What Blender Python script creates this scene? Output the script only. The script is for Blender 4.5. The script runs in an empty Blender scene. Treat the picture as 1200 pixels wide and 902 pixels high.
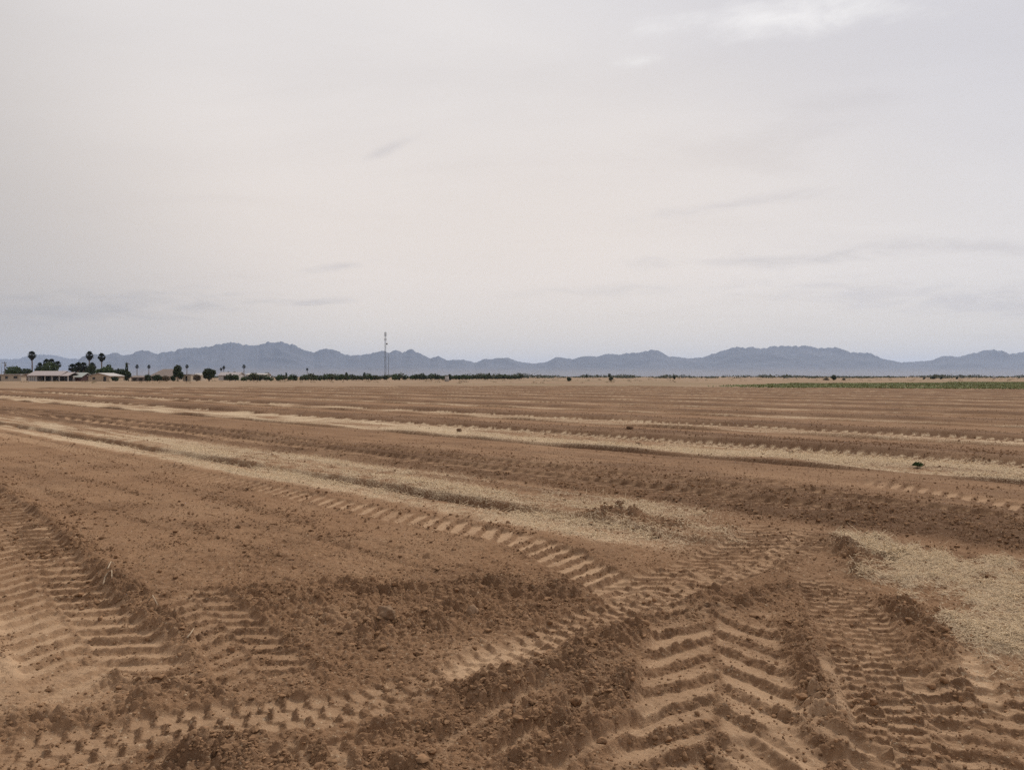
import bpy, bmesh, math, random
import numpy as np
from mathutils import Vector, Matrix, Euler

C = bpy.context.scene.collection
SC = bpy.context.scene
rng = np.random.default_rng(7)
random.seed(7)

# ------------------------------------------------------------------ camera, sky, sun, exposure
EYE, F, HX, HY = 1.6, 924.0, 600.0, 441.0     # eye height (m), focal length and horizon of the 1200 px wide photo
cam = bpy.data.cameras.new('camera')
cam.sensor_width = 36.0
cam.lens = 36.0 * F / 1200.0
cam.shift_y = -10.0 / 1200.0
cam.clip_start = 0.05
cam.clip_end = 60000.0
camo = bpy.data.objects.new('camera', cam)
C.objects.link(camo)
camo.location = (0, 0, EYE)
camo.rotation_euler = (math.radians(90), 0, 0)
SC.camera = camo

SUN_EL, SUN_AZ = math.radians(46), math.radians(28)
world = bpy.data.worlds.new('World')
SC.world = world
world.use_nodes = True
wt = world.node_tree
wt.nodes.clear()
def wn(t, **kw):
    n = wt.nodes.new(t)
    for k, v in kw.items():
        setattr(n, k, v)
    return n
def wmath(op, a, b=None, c=None, clamp=False):
    n = wn('ShaderNodeMath', operation=op, use_clamp=clamp)
    for i, v in enumerate((a, b, c)):
        if v is None: continue
        if isinstance(v, (int, float)): n.inputs[i].default_value = v
        else: wt.links.new(v, n.inputs[i])
    return n.outputs[0]
def wmix(f, a, b):
    n = wn('ShaderNodeMix', data_type='RGBA')
    for i, v in ((0, f), (6, a), (7, b)):
        if isinstance(v, (int, float)): n.inputs[i].default_value = v
        elif isinstance(v, tuple): n.inputs[i].default_value = (*v, 1)
        else: wt.links.new(v, n.inputs[i])
    return n.outputs[2]
sky = wn('ShaderNodeTexSky', sky_type='NISHITA', sun_disc=False)
sky.sun_elevation, sky.sun_rotation = SUN_EL, SUN_AZ
sky.air_density, sky.dust_density = 1.0, 3.0
SKY_STRENGTH = 0.1
tc = wn('ShaderNodeTexCoord')
sep = wn('ShaderNodeSeparateXYZ')
wt.links.new(tc.outputs['Generated'], sep.inputs[0])
dx, dy, dz = sep.outputs
zc = wmath('ADD', wmath('MAXIMUM', dz, 0.0), 0.14)
px, py = wmath('DIVIDE', dx, zc), wmath('DIVIDE', dy, zc)     # the cloud layer as a plane overhead
comb = wn('ShaderNodeCombineXYZ')
wt.links.new(px, comb.inputs[0]); wt.links.new(py, comb.inputs[1])
def wnoise(scale, detail, rough, stretch=(1, 1, 1), off=(0, 0, 0), rot=0.0, dist=0.0):
    m = wn('ShaderNodeMapping')
    m.inputs['Scale'].default_value = stretch
    m.inputs['Location'].default_value = off
    m.inputs['Rotation'].default_value = (0, 0, rot)
    wt.links.new(comb.outputs[0], m.inputs[0])
    n = wn('ShaderNodeTexNoise')
    n.inputs['Scale'].default_value = scale
    n.inputs['Detail'].default_value = detail
    n.inputs['Roughness'].default_value = rough
    n.inputs['Distortion'].default_value = dist
    wt.links.new(m.outputs[0], n.inputs['Vector'])
    return n.outputs['Fac']
def wramp(v, lo, hi):
    n = wn('ShaderNodeMapRange', interpolation_type='SMOOTHSTEP')
    n.inputs['From Min'].default_value = lo
    n.inputs['From Max'].default_value = hi
    wt.links.new(v, n.inputs['Value'])
    return n.outputs['Result']
big = wramp(wnoise(0.55, 2, .45, off=(1.3, .4, 0)), .3, .7)
mid = wramp(wnoise(1.3, 5, .55, stretch=(.7, 1.3, 1), rot=.35, dist=.6, off=(4.1, 2.0, 0)), .35, .72)
wisp = wramp(wnoise(1.5, 6, .6, stretch=(.45, 1.5, 1), rot=-.3, dist=.8, off=(2.2, 7.7, 0)), .60, .78)
streak = wramp(wnoise(1.05, 5, .55, stretch=(.8, 1.7, 1), rot=.15, dist=.5, off=(9.1, 3.2, 0)), .53, .75)
# thin veil: slightly warm white, cooler and darker where it is thicker or thin enough for blue to come through
col = wmix(big, (.765, .730, .717), (.825, .785, .765))
col = wmix(wmath('MULTIPLY', mid, .35), col, (.66, .625, .615))
col = wmix(wmath('MULTIPLY', streak, .42), col, (.57, .53, .52))
col = wmix(wmath('MULTIPLY', wisp, .35), col, (.82, .80, .79))
warm = wmath('MULTIPLY', wramp(dz, .44, .14), wramp(dx, .62, .05))   # the sun glowing through, low in the middle
col = wmix(wmath('MULTIPLY', warm, .75), col, (.86, .765, .685))
low = wramp(dz, 0.13, 0.0)                                       # greyer bank low over the horizon
col = wmix(wmath('MULTIPLY', low, .8), col, (.745, .685, .60))
left = wramp(wmath('ADD', wmath('MULTIPLY', dx, -1.0), wmath('MULTIPLY', dz, -.55)), .12, .62)
col = wmix(wmath('MULTIPLY', left, .8), col, (.445, .42, .405))  # thicker cloud to the left
def patch(px_, py_, ang, ln, wd):
    # a single cloud: where it hangs in the layer, its direction, length and width, frayed by noise
    v = Vector(((px_ - HX) / F, 1, (HY - py_) / F)).normalized(); z_ = max(v.z, 0) + .14
    cx, cy = v.x / z_, v.y / z_
    ca, sa = math.cos(ang), math.sin(ang)
    ux, uy = wmath('SUBTRACT', px, cx), wmath('SUBTRACT', py, cy)
    a_ = wmath('DIVIDE', wmath('ADD', wmath('MULTIPLY', ux, ca), wmath('MULTIPLY', uy, sa)), ln)
    b_ = wmath('DIVIDE', wmath('SUBTRACT', wmath('MULTIPLY', uy, ca), wmath('MULTIPLY', ux, sa)), wd)
    d_ = wmath('SQRT', wmath('ADD', wmath('MULTIPLY', a_, a_), wmath('MULTIPLY', b_, b_)))
    return wramp(wmath('ADD', wmath('SUBTRACT', 1.0, d_), wmath('MULTIPLY', wmath('SUBTRACT', fray, .5), 2.4)), .05, 1.5)
fray = wnoise(4.2, 6, .62, stretch=(1, 1, 1), dist=.4)
blue = wramp(wmath('ADD', dx, wmath('MULTIPLY', dz, 2.0)), .72, 1.25)
nish = wn('ShaderNodeVectorMath', operation='SCALE')
wt.links.new(sky.outputs[0], nish.inputs[0]); nish.inputs['Scale'].default_value = SKY_STRENGTH
col = wmix(wmath('MULTIPLY', blue, .45), col, (.55, .565, .65))
for (a0, b0, an, ln, wd, st, cc) in ((905, 22, -.25, .42, .11, 1.0, (.93, .91, .90)), (750, 72, -.3, .13, .05, .8, (.90, .88, .86)), (1010, 5, .1, .2, .08, .6, (.89, .88, .87)),
                                 (452, 176, -.75, .20, .035, .24, (.50, .48, .50)), (400, 312, -.45, .34, .09, .34, (.50, .475, .49)), (270, 345, -.1, .30, .09, .35, (.48, .46, .48)),
                                 (375, 353, -.2, .40, .11, .35, (.50, .475, .49)), (1120, 290, -.2, .9, .16, .3, (.53, .50, .51)), (880, 305, -.25, .8, .15, .4, (.55, .52, .52)),
                                 (720, 340, -.2, .7, .2, .3, (.58, .55, .54)), (860, 240, -.5, .5, .1, .35, (.60, .56, .56)), (1130, 352, .0, 1.4, .5, .4, (.55, .53, .56)), (60, 365, 0, 1.5, .6, .4, (.42, .41, .425))):
    col = wmix(wmath('MULTIPLY', patch(a0, b0, an, ln, wd), min(1, 1.35 * st)), col, cc)
col = wmix(.03, col, nish.outputs[0])
bg = wn('ShaderNodeBackground')
wt.links.new(col, bg.inputs['Color']); bg.inputs['Strength'].default_value = 1.0
wo = wn('ShaderNodeOutputWorld')
wt.links.new(bg.outputs[0], wo.inputs[0])

sun = bpy.data.lights.new('sun', 'SUN')
sun.energy, sun.angle, sun.color = 2.7, math.radians(7), (1.0, .95, .87)
suno = bpy.data.objects.new('sun', sun)
C.objects.link(suno)
suno.rotation_euler = Vector((math.sin(SUN_AZ) * math.cos(SUN_EL), math.cos(SUN_AZ) * math.cos(SUN_EL), math.sin(SUN_EL))).to_track_quat('Z', 'Y').to_euler()

SC.view_settings.view_transform = 'Standard'
SC.view_settings.look = 'None'
SC.view_settings.exposure = 0.0
SC.view_settings.gamma = 1.0
SC.cycles.use_denoising = False
SC.cycles.sample_clamp_indirect = 2.0
SC.cycles.sample_clamp_direct = 6.0
SC.cycles.volume_bounces = 1
SC.cycles.max_bounces = 6
SC.cycles.diffuse_bounces = 2

# ------------------------------------------------------------------ helpers
def G(px, py):
    """Point of the flat field seen at a pixel of the photograph: the survey the layout is taken from."""
    y = EYE * F / (py - HY)
    return ((px - HX) / F * y, y)
def GP(pts):
    return np.array([G(*p) for p in pts])
def at(px, Z):
    return (px - HX) / F * Z
def hgt(py, Z):
    return EYE + (HY - py) / F * Z

def mesh_np(name, V, faces, mat, parent=None, smooth=True, top=True):
    """One mesh object from numpy verts and an (n,3) or (n,4) face array."""
    me = bpy.data.meshes.new(name)
    V = np.ascontiguousarray(V, np.float32)
    faces = np.ascontiguousarray(faces, np.int32)
    n, k = faces.shape
    me.vertices.add(len(V)); me.vertices.foreach_set('co', V.ravel())
    me.loops.add(n * k); me.loops.foreach_set('vertex_index', faces.ravel())
    me.polygons.add(n)
    me.polygons.foreach_set('loop_start', np.arange(0, n * k, k, dtype=np.int32))
    me.polygons.foreach_set('use_smooth', np.full(n, smooth, dtype=bool))
    me.update(calc_edges=True)
    me.validate()
    if mat: me.materials.append(mat)
    o = bpy.data.objects.new(name, me)
    C.objects.link(o)
    if parent: o.parent = parent
    return o
def tag(o, label=None, cat=None, group=None, kind=None):
    for k, v in (('label', label), ('category', cat), ('group', group), ('kind', kind)):
        if v: o[k] = v
    return o
def empty(name, loc, rz=0.0, label=None, cat=None, group=None):
    o = bpy.data.objects.new(name, None)
    C.objects.link(o)
    o.location = loc; o.rotation_euler = (0, 0, rz)
    return tag(o, label, cat, group)
def dup(root, loc, rz=0.0, scale=1.0, label=None, group=None):
    r = root.copy(); C.objects.link(r)
    r.location = loc; r.rotation_euler = (0, 0, rz)
    r.scale = (scale,) * 3 if not isinstance(scale, tuple) else scale
    if label: r['label'] = label
    if group: r['group'] = group
    for ch in list(root.children):
        c = ch.copy(); C.objects.link(c); c.parent = r
    return r

def mat(name, col, rough=.9, var=.25, scale=3.0, col2=None, spec=.2, bump=0.0, metal=0.0):
    """Procedural material: a base colour broken up by two sizes of noise."""
    m = bpy.data.materials.new(name); m.use_nodes = True
    t = m.node_tree; b = t.nodes['Principled BSDF']
    b.inputs['Roughness'].default_value = rough
    b.inputs['Specular IOR Level'].default_value = spec
    b.inputs['Metallic'].default_value = metal
    co = t.nodes.new('ShaderNodeTexCoord')
    n = t.nodes.new('ShaderNodeTexNoise')
    n.inputs['Scale'].default_value = scale; n.inputs['Detail'].default_value = 5
    t.links.new(co.outputs['Object'], n.inputs['Vector'])
    r = t.nodes.new('ShaderNodeValToRGB')
    c2 = col2 or tuple(min(1, c * (1 + var)) for c in col)
    c1 = tuple(c * (1 - var) for c in col)
    r.color_ramp.elements[0].position, r.color_ramp.elements[1].position = .3, .7
    r.color_ramp.elements[0].color, r.color_ramp.elements[1].color = (*c1, 1), (*c2, 1)
    t.links.new(n.outputs['Fac'], r.inputs[0])
    t.links.new(r.outputs[0], b.inputs['Base Color'])
    if bump:
        bp = t.nodes.new('ShaderNodeBump'); bp.inputs['Strength'].default_value = bump
        t.links.new(n.outputs['Fac'], bp.inputs['Height']); t.links.new(bp.outputs[0], b.inputs['Normal'])
    return m

# ------------------------------------------------------------------ numpy noise
_perm = np.random.default_rng(3).permutation(256)
_perm = np.concatenate([_perm, _perm]).astype(np.int32)
_ga = np.arange(256) * (2 * np.pi / 256 * 37)
_gx, _gy = np.cos(_ga).astype(np.float32), np.sin(_ga).astype(np.float32)
def hash2(xi, yi, seed=0):
    return _perm[(_perm[(xi + seed * 17) & 255] + yi) & 255]
def perlin(x, y, seed=0):
    xf = np.floor(x); yf = np.floor(y)
    xi = xf.astype(np.int32); yi = yf.astype(np.int32)
    u = (x - xf).astype(np.float32); v = (y - yf).astype(np.float32)
    su = u * u * u * (u * (u * 6 - 15) + 10); sv = v * v * v * (v * (v * 6 - 15) + 10)
    def g(ax, ay):
        h = hash2(xi + ax, yi + ay, seed)
        return _gx[h] * (u - ax) + _gy[h] * (v - ay)
    a = g(0, 0); b = g(1, 0); c = g(0, 1); d = g(1, 1)
    return 1.5 * ((a + su * (b - a)) * (1 - sv) + (c + su * (d - c)) * sv)
def domes(x, y, seed=0):
    """Rounded lumps of random size scattered in a jittered grid (0..1)."""
    xf = np.floor(x).astype(np.int32); yf = np.floor(y).astype(np.int32)
    out = np.zeros(x.shape, np.float32)
    for ax in (-1, 0, 1):
        for ay in (-1, 0, 1):
            h = hash2(xf + ax, yf + ay, seed); h2 = _perm[(h + 91) & 255]; h3 = _perm[(h + 33) & 255]
            cx = xf + ax + .15 + .7 * h / 255.0; cy = yf + ay + .15 + .7 * h2 / 255.0
            r = .22 + .55 * (h3 / 255.0) ** 2
            d2 = ((x - cx) ** 2 + (y - cy) ** 2) / (r * r)
            np.maximum(out, r * np.sqrt(np.clip(1 - d2, 0, 1)), out=out)
    return out
def ss(e0, e1, x):
    t = np.clip((x - e0) / (e1 - e0), 0, 1)
    return t * t * (3 - 2 * t)

def spline(P, step=.05):
    """Catmull-Rom through the points, resampled at even steps."""
    P = np.asarray(P, float)
    Q = np.vstack([2 * P[0] - P[1], P, 2 * P[-1] - P[-2]])
    out = []
    for i in range(1, len(Q) - 2):
        n = max(4, int(np.hypot(*(Q[i + 1] - Q[i])) / step))
        t = np.linspace(0, 1, n, endpoint=False)[:, None]
        out.append(.5 * ((2 * Q[i]) + (-Q[i - 1] + Q[i + 1]) * t + (2 * Q[i - 1] - 5 * Q[i] + 4 * Q[i + 1] - Q[i + 2]) * t ** 2
                         + (-Q[i - 1] + 3 * Q[i] - 3 * Q[i + 1] + Q[i + 2]) * t ** 3))
    return np.vstack(out + [P[-1:]])
def along(S, x, y, reach):
    """(indices near the line, arc length, signed side distance)."""
    lo, hi = S.min(0) - reach, S.max(0) + reach
    idx = np.nonzero((x > lo[0]) & (x < hi[0]) & (y > lo[1]) & (y < hi[1]))[0]
    seg = S[1:] - S[:-1]; L = np.hypot(*seg.T); cum = np.concatenate([[0], np.cumsum(L)])
    tan = seg / L[:, None]
    s = np.empty(len(idx), np.float32); d = np.empty(len(idx), np.float32)
    CH = 40000
    for a in range(0, len(idx), CH):
        ii = idx[a:a + CH]
        X = x[ii][:, None] - S[None, :-1, 0]; Y = y[ii][:, None] - S[None, :-1, 1]
        k = np.argmin(X * X + Y * Y, 1)
        r = np.arange(len(ii)); X = X[r, k]; Y = Y[r, k]
        t = X * tan[k, 0] + Y * tan[k, 1]
        s[a:a + CH] = cum[k] + t
        d[a:a + CH] = X * tan[k, 1] - Y * tan[k, 0]
    keep = (np.abs(d) < reach) & (s > -reach) & (s < cum[-1] + reach)
    return idx[keep], s[keep], d[keep], cum[-1]
def poly_sd(P, x, y):
    """Signed distance to a polygon, positive inside."""
    P = np.asarray(P, float); n = len(P)
    best = np.full(x.shape, 1e9); ins = np.zeros(x.shape, bool)
    for i in range(n):
        a, b = P[i], P[(i + 1) % n]
        e = b - a; wx = x - a[0]; wy = y - a[1]
        t = np.clip((wx * e[0] + wy * e[1]) / (e @ e), 0, 1)
        best = np.minimum(best, (wx - e[0] * t) ** 2 + (wy - e[1] * t) ** 2)
        c = (a[1] > y) != (b[1] > y)
        with np.errstate(divide='ignore', invalid='ignore'):
            ins ^= c & (x < (b[0] - a[0]) * (y - a[1]) / (b[1] - a[1]) + a[0])
    return np.where(ins, 1, -1) * np.sqrt(best)

# ------------------------------------------------------------------ the layout of the field
ROW = np.array([-.709, .705]); ACR = np.array([.705, .709])     # along and across the rows
STRIPS = [(7.15, 1.15), (15.05, 1.32), (21.85, .85), (29.4, .75), (36.5, .7), (43.8, .65)] + [(43.8 + 7.3 * k, .65) for k in range(1, 9)]
EDGE = np.array([(-400, 60), (-70, 106), (-37, 114), (-6, 130), (20, 128), (35, 109), (64, 98), (120, 85), (400, 60)], float)
CROP = [(30, 122), (36, 109), (64, 98.5), (130, 82), (260, 200), (137, 212), (54, 157)]
STRAW = GP([(968, 648), (990, 632), (1045, 634), (1110, 655), (1215, 668), (1330, 700), (1330, 850), (1215, 815), (1150, 818), (1118, 765), (1070, 708), (1010, 684)])
PATH_T5 = np.vstack([[ROW * p + ACR * 5.5 for p in (60, 45, 32, 22, 15, 11, 8.4)][i] for i in range(7)])
def row_line(q, p0, p1, n=8):
    return np.array([ROW * p + ACR * q for p in np.linspace(p0, p1, n)])
# every wheel track: line, half width, style, pitch, sweep, trench depth, lug depth, dust
TRACKS = [
    (row_line(9.1, 70, 3.4), .32, 'bar', .25, 2.4, .02, .024, .32),
    (row_line(10.1, 70, 2.2), .26, 'bar', .24, 1.6, .02, .024, .28),
    (row_line(16.40, 80, -4), .26, 'bar', .27, .9, .01, .035, .05),
    (row_line(22.72, 90, -6), .24, 'bar', .31, .9, .01, .035, .05),
    (GP([(1030, 566), (1080, 575), (1140, 586), (1210, 600), (1300, 618)]), .29, 'bar', .25, -2.0, .02, .024, .4),
    (GP([(860, 560), (900, 566), (960, 580), (1010, 590)]), .22, 'bar', .24, .8, .02, .018, .2),
    (np.vstack([PATH_T5, GP([(560, 622), (610, 633), (660, 655), (700, 677), (735, 698)])]), .24, 'bar', .23, -1.5, .02, .026, .6),
    (GP([(735, 698), (790, 680), (850, 660), (895, 636), (912, 618)]), .33, 'bar', .17, -2.9, .025, .017, .42),
    (GP([(-40, 892), (60, 876), (160, 858), (260, 843), (350, 834), (430, 822), (520, 792), (610, 758), (700, 724), (780, 698), (860, 672), (930, 648), (960, 620)]), .19, 'brick', .115, 3, .02, .013, .34),
    (GP([(835, 722), (838, 760), (842, 810), (838, 860), (826, 930)]), .40, 'chev', .30, -.40, .022, .028, .42),
    (GP([(-60, 560), (0, 608), (28, 650), (62, 702), (105, 760), (150, 815)]), .38, 'chev', .235, -.22, .03, .023, .45),
    (GP([(968, 680), (990, 715), (1020, 765), (1052, 825), (1078, 905), (1085, 960)]), .25, 'brick', .105, 3, .025, .012, .30),
    (GP([(1120, 790), (1160, 830), (1195, 880), (1215, 940)]), .30, 'bar', .17, .35, .025, .024, .45),
    (GP([(215, 690), (255, 725), (292, 765), (318, 805)]), .24, 'chev', .2, -.16, .02, .015, .2),
    (GP([(955, 870), (905, 885), (850, 905), (800, 930)]), .2, 'bar', .25, .3, .03, .04, .4),
]
# scraped smooth streaks: line, half width, depth
STREAKS = [(GP([(60, 905), (150, 885), (235, 862)]), .07, .03), (GP([(150, 905), (230, 880), (262, 868)]), .06, .03),
           (GP([(330, 865), (352, 885), (372, 915)]), .045, .03), (GP([(380, 862), (398, 885), (410, 915)]), .04, .02),
           (GP([(505, 875), (570, 838), (650, 800)]), .05, .035), (GP([(560, 892), (640, 850), (720, 800)]), .05, .04),
           (GP([(480, 905), (510, 885), (540, 872)]), .05, .03), (GP([(515, 790), (560, 772), (620, 752), (668, 740)]), .10, .02),
           (GP([(300, 888), (400, 868), (500, 850)]), .035, .03), (GP([(640, 905), (720, 860), (780, 820)]), .05, .035),
           (GP([(955, 770), (980, 800), (992, 850)]), .06, .02), (GP([(940, 850), (1000, 868), (1060, 892)]), .07, .03),
           (GP([(940, 880), (1000, 892), (1060, 912)]), .07, .03), (GP([(1128, 760), (1150, 800), (1172, 840)]), .07, .02)]
# heaps and ridges of turned clods: line, half width, height
HEAPS = [(GP([(-30, 552), (10, 585), (70, 632), (130, 688), (185, 717), (245, 745)]), .20, .065),
         (GP([(238, 698), (300, 704), (370, 716), (450, 738), (520, 728), (600, 712), (690, 692)]), .34, .075),
         (GP([(325, 690), (420, 690), (520, 695), (640, 680)]), .3, .03),
         (GP([(545, 828), (600, 802), (665, 778), (735, 748), (800, 738)]), .17, .075),
         (GP([(600, 868), (655, 842), (720, 812), (760, 790)]), .16, .055),
         (GP([(925, 735), (935, 765), (952, 800), (985, 850)]), .15, .06),
         (GP([(690, 610), (740, 612), (795, 622)]), .26, .11),
         (GP([(900, 592), (945, 598), (985, 606)]), .35, .05),
         (GP([(1045, 705), (1080, 740), (1105, 790), (1120, 840)]), .16, .03),
         (GP([(420, 862), (480, 856), (545, 846)]), .08, .05),
         (GP([(180, 905), (230, 896), (290, 890)]), .10, .045),
         (GP([(10, 840), (60, 842), (120, 838), (190, 822)]), .10, .05),
         (GP([(770, 735), (800, 722), (860, 712), (925, 690)]), .10, .04),
         (GP([(340, 885), (420, 895), (500, 905)]), .10, .05), (GP([(590, 905), (640, 880), (700, 850)]), .09, .05), (GP([(455, 800), (540, 812), (600, 800)]), .10, .04),
         (GP([(900, 830), (925, 850), (960, 862)]), .09, .05), (GP([(770, 865), (800, 890), (830, 905)]), .07, .04), (GP([(120, 790), (200, 800), (270, 815)]), .10, .03),
         (GP([(985, 645), (1000, 660), (1012, 675)]), .16, .09)]
DUSTY = [((20, 800), .45, .9), ((5, 735), .5, .7), ((575, 770), .3, .5), ((400, 730), .2, .4), ((1165, 775), .25, .5), ((890, 820), .2, .5), ((960, 835), .12, .5)]

def field(x, y, cell):
    """Height (m) and the dust, straw, clod and dark tone (damp and painted shade) of the soil at points of the ground."""
    x = np.asarray(x, np.float64); y = np.asarray(y, np.float64)
    n = len(x); rr = np.hypot(x, y)
    def at_(lam): return np.clip((lam / cell - 1.6) / 2.0, 0, 1)
    h = np.zeros(n, np.float32); dust = np.zeros(n, np.float32); straw = np.zeros(n, np.float32)
    clod = np.zeros(n, np.float32); wet_shade = np.zeros(n, np.float32); calm = np.zeros(n, np.float32)
    edge = y - np.interp(x, EDGE[:, 0], EDGE[:, 1])
    infield = ss(1.5, -1.5, edge).astype(np.float32)
    n3 = perlin(x / 3.1, y / 3.1, 1); n1 = perlin(x / .9, y / .9, 2); n03 = perlin(x / .33, y / .33, 3)
    h += (.018 * n3 + .010 * n1) * at_(.9)
    q = x * ACR[0] + y * ACR[1]; p = x * ROW[0] + y * ROW[1]
    qw = q + .10 * perlin(p / 7.0, q / 30, 5) + .05 * n1 + .035 * n03
    far = ss(40, 110, q)
    for i, (c, hw) in enumerate(STRIPS):
        u = qw - c
        near = np.abs(u) < 5.0
        if not near.any(): continue
        u_ = u[near]; p_ = p[near]; nn = n1[near]; n33 = n03[near]
        cut = 4.5 if i == 0 else (2.2 if i == 1 else -60)
        live = ss(cut - 1.0, cut + 1.0, p_ + .6 * nn) * infield[near]
        u_j = u_ + .10 * nn + .10 * n33
        band = ss(-hw - .12, -hw + .14, u_) * ss(hw + .26, hw - .26, u_j)
        patch = perlin(p_ / 5.0, u_ / 1.2 + i * 7, 8); strk = perlin(p_ / 3.4, u_ / .21 + i * 5, 9)
        dens = np.clip(.56 + .5 * patch + .3 * nn + .6 * strk, .04, 1) if i else np.clip(.47 + .5 * patch + .4 * n33 + .6 * strk, .04, 1)
        straw[near] = np.maximum(straw[near], band * live * dens * (1 if i < 2 else .66))
        if i == 0:     # the worn pale path along the near edge, then a furrow, then the stubble
            pth = np.exp(-((u_ + .98 + .05 * n33) / .17) ** 2) * live * np.clip(.85 + .7 * patch + .35 * n33, .2, 1)
            dust[near] += 1.15 * pth; calm[near] = np.maximum(calm[near], .45 * pth); straw[near] = np.maximum(straw[near], .78 * pth)
            fur = np.exp(-((u_ + .52) / .075) ** 2) * live * np.clip(.55 + 1.4 * perlin(p_ / 2.2, u_ * 0, 4), 0, 1.2)
            h[near] += -.085 * fur + .07 * ss(-.50, -.40, u_) * ss(.5, -.2, u_) * live
            straw[near] *= 1 - .9 * np.clip(1.3 * fur, 0, 1); wet_shade[near] += .9 * fur  # furrow darkened in colour: shade painted along its camera-facing wall
        else:
            brk = np.clip(.7 + 1.2 * perlin(p_ / 3.1, u_ * 0 + i * 3, 4), 0, 1.2)
            fur = np.exp(-((u_ + hw + .05) / .10) ** 2) * live * brk
            h[near] += -.08 * fur + .07 * ss(-hw - .03, -hw + .06, u_) * ss(-hw + .9, -hw + .2, u_) * live * brk
            straw[near] *= 1 - .9 * np.clip(1.2 * fur, 0, 1); wet_shade[near] += .9 * fur  # the same dark line of shade painted into these furrows
        up = ss(hw - .05, hw + .55, u_) * ss(hw + 4.2, hw + 1.0, u_)          # low bed of turned soil behind each strip
        amp = (.085 if i == 0 else .15) * (1 if i < 3 else .9)
        h[near] += amp * up * infield[near] * (.8 + .35 * patch)
        dk = ss(hw - .05, hw + .25, u_) * ss(hw + 3.4, hw + 1.2, u_) * infield[near]
        wet_shade[near] += dk * (.55 + .35 * patch)  # damp turned soil, with the shade of the backlit slope painted in
        clod[near] = np.maximum(clod[near], dk * (.55 + .35 * n33))
    # the loose straw at the right
    near = np.nonzero(rr < 22)[0]
    fine = perlin(x[near] / .14, y[near] / .14, 62)
    sd = poly_sd(STRAW, x[near], y[near]) + .24 * n1[near] + .20 * n03[near] + .09 * fine
    pt = ss(-.16, .42, sd)
    straw[near] = np.maximum(straw[near], pt * np.clip(.66 + .6 * n03[near] + .45 * fine + .25 * n1[near], .03, 1))
    h[near] += pt * (.04 + .035 * n03[near] + .012 * fine)
    X_, Y_ = G(943, 632)
    straw *= 1 - .9 * np.exp(-(((x - X_) / .38) ** 2 + ((y - Y_) / 1.0) ** 2))
    # soil texture
    lines = perlin(p / 5.5, q / .24, 63) * at_(.24) + .7 * perlin(p / 9, q / .6, 64) * at_(.6)
    rows_on = ss(5.0, 9.0, q) * infield
    h += .014 * lines * rows_on; wet_shade += (.24 + .32 * lines) * rows_on; dust += np.clip(-.20 * lines, 0, .3) * rows_on
    wet_shade += np.clip(.26 * n3 + .30 * n1 + .22 * n03 + .10, 0, .75) * infield
    dust += np.clip(.20 * perlin(x / 1.7 + 9, y / 1.7, 6) + .10 * n03, 0, 1) * infield
    plain = ss(.4, -.5, np.abs(q - 3.9) - 1.5) * ss(-1.5, 1.5, p)                # the harrowed plain left of the middle, crumbs lying in rows
    comb_ = perlin(p / 2.6, q / .15, 65)
    clod += plain * np.clip(.10 + .34 * comb_ + .25 * lines + .15 * n03, 0, .45); wet_shade += plain * np.clip(.20 * comb_ + .25 * lines, -.1, .4)
    for P, (S, hw, ht) in enumerate(HEAPS):
        idx, s, d, L = along(spline(S, .06), x, y, hw * 2.6)
        if not len(idx): continue
        w = np.exp(-(d * (1 + .5 * n03[idx] + .25 * n1[idx]) / hw) ** 2) * ss(-hw, hw, s) * ss(L + hw, L - hw, s) * np.clip(.8 + .6 * n03[idx] + .3 * n1[idx], .1, 1.3)
        h[idx] += .55 * ht * w; clod[idx] = np.maximum(clod[idx], np.clip(w * 1.25, 0, 1)); wet_shade[idx] += .24 * w; dust[idx] *= 1 - .8 * np.clip(w, 0, 1)
        straw[idx] *= 1 - .55 * np.clip(w, 0, 1)
    for (c, r, a) in DUSTY:
        X, Y = G(*c)
        w = a * np.exp(-(((x - X) ** 2 + (y - Y) ** 2) / r ** 2)) * np.clip(1 + .8 * n03, 0, 1.5)
        dust += w; wet_shade -= .6 * w; calm = np.maximum(calm, np.clip(w, 0, .8))
    lug = np.zeros(n, np.float32)
    for T, (S, hw, style, pitch, k, D, LD, du) in enumerate(TRACKS):
        idx, s, d, L = along(spline(S, .06), x, y, hw * 1.8)
        if not len(idx): continue
        j = n03[idx]; j1 = n1[idx]
        d = d + .022 * j; s = s + .012 * j
        fade = ss(-.35, .35, s + .3 * j) * ss(L + .3, L - .3, s + .3 * j) * np.clip(1.0 + .5 * j1, .55, 1)
        a = np.abs(d) / hw
        ins = ss(1.08, .86, a) * fade
        if style == 'chev':
            ph = s / pitch + k * np.abs(d) / hw / pitch + np.where(d > 0, .5, 0)
            wid = .46
        elif style == 'bar':
            ph = s / pitch + k * d / hw * .5; wid = .48
        else:
            col = np.floor((d / hw * .5 + .5) * k); ph = s / pitch + .5 * (col % 2); wid = .55
        fr = ph % 1.0
        if S[-1][1] > S[0][1] + .5 or style == 'brick' and pitch > .11: fr = 1 - fr
        e = np.clip(.12 + 1.1 * cell[idx] / pitch, .12, .45)
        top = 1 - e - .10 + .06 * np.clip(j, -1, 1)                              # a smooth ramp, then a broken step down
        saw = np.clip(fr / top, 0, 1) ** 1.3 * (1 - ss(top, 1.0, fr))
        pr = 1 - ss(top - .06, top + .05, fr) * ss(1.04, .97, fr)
        gq_ = 1.0
        if style == 'brick':
            g = np.abs(((d / hw * .5 + .5) * k) % 1.0 - .5) * 2
            gq_ = .45 + .55 * ss(1.0, .75, g) if pitch > .11 else 1.0; pr = pr * gq_
        if style == 'chev':
            pr *= ss(0.0, .10, a)
        pr = pr * np.clip(1.0 + .4 * j, .5, 1.1)
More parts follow.
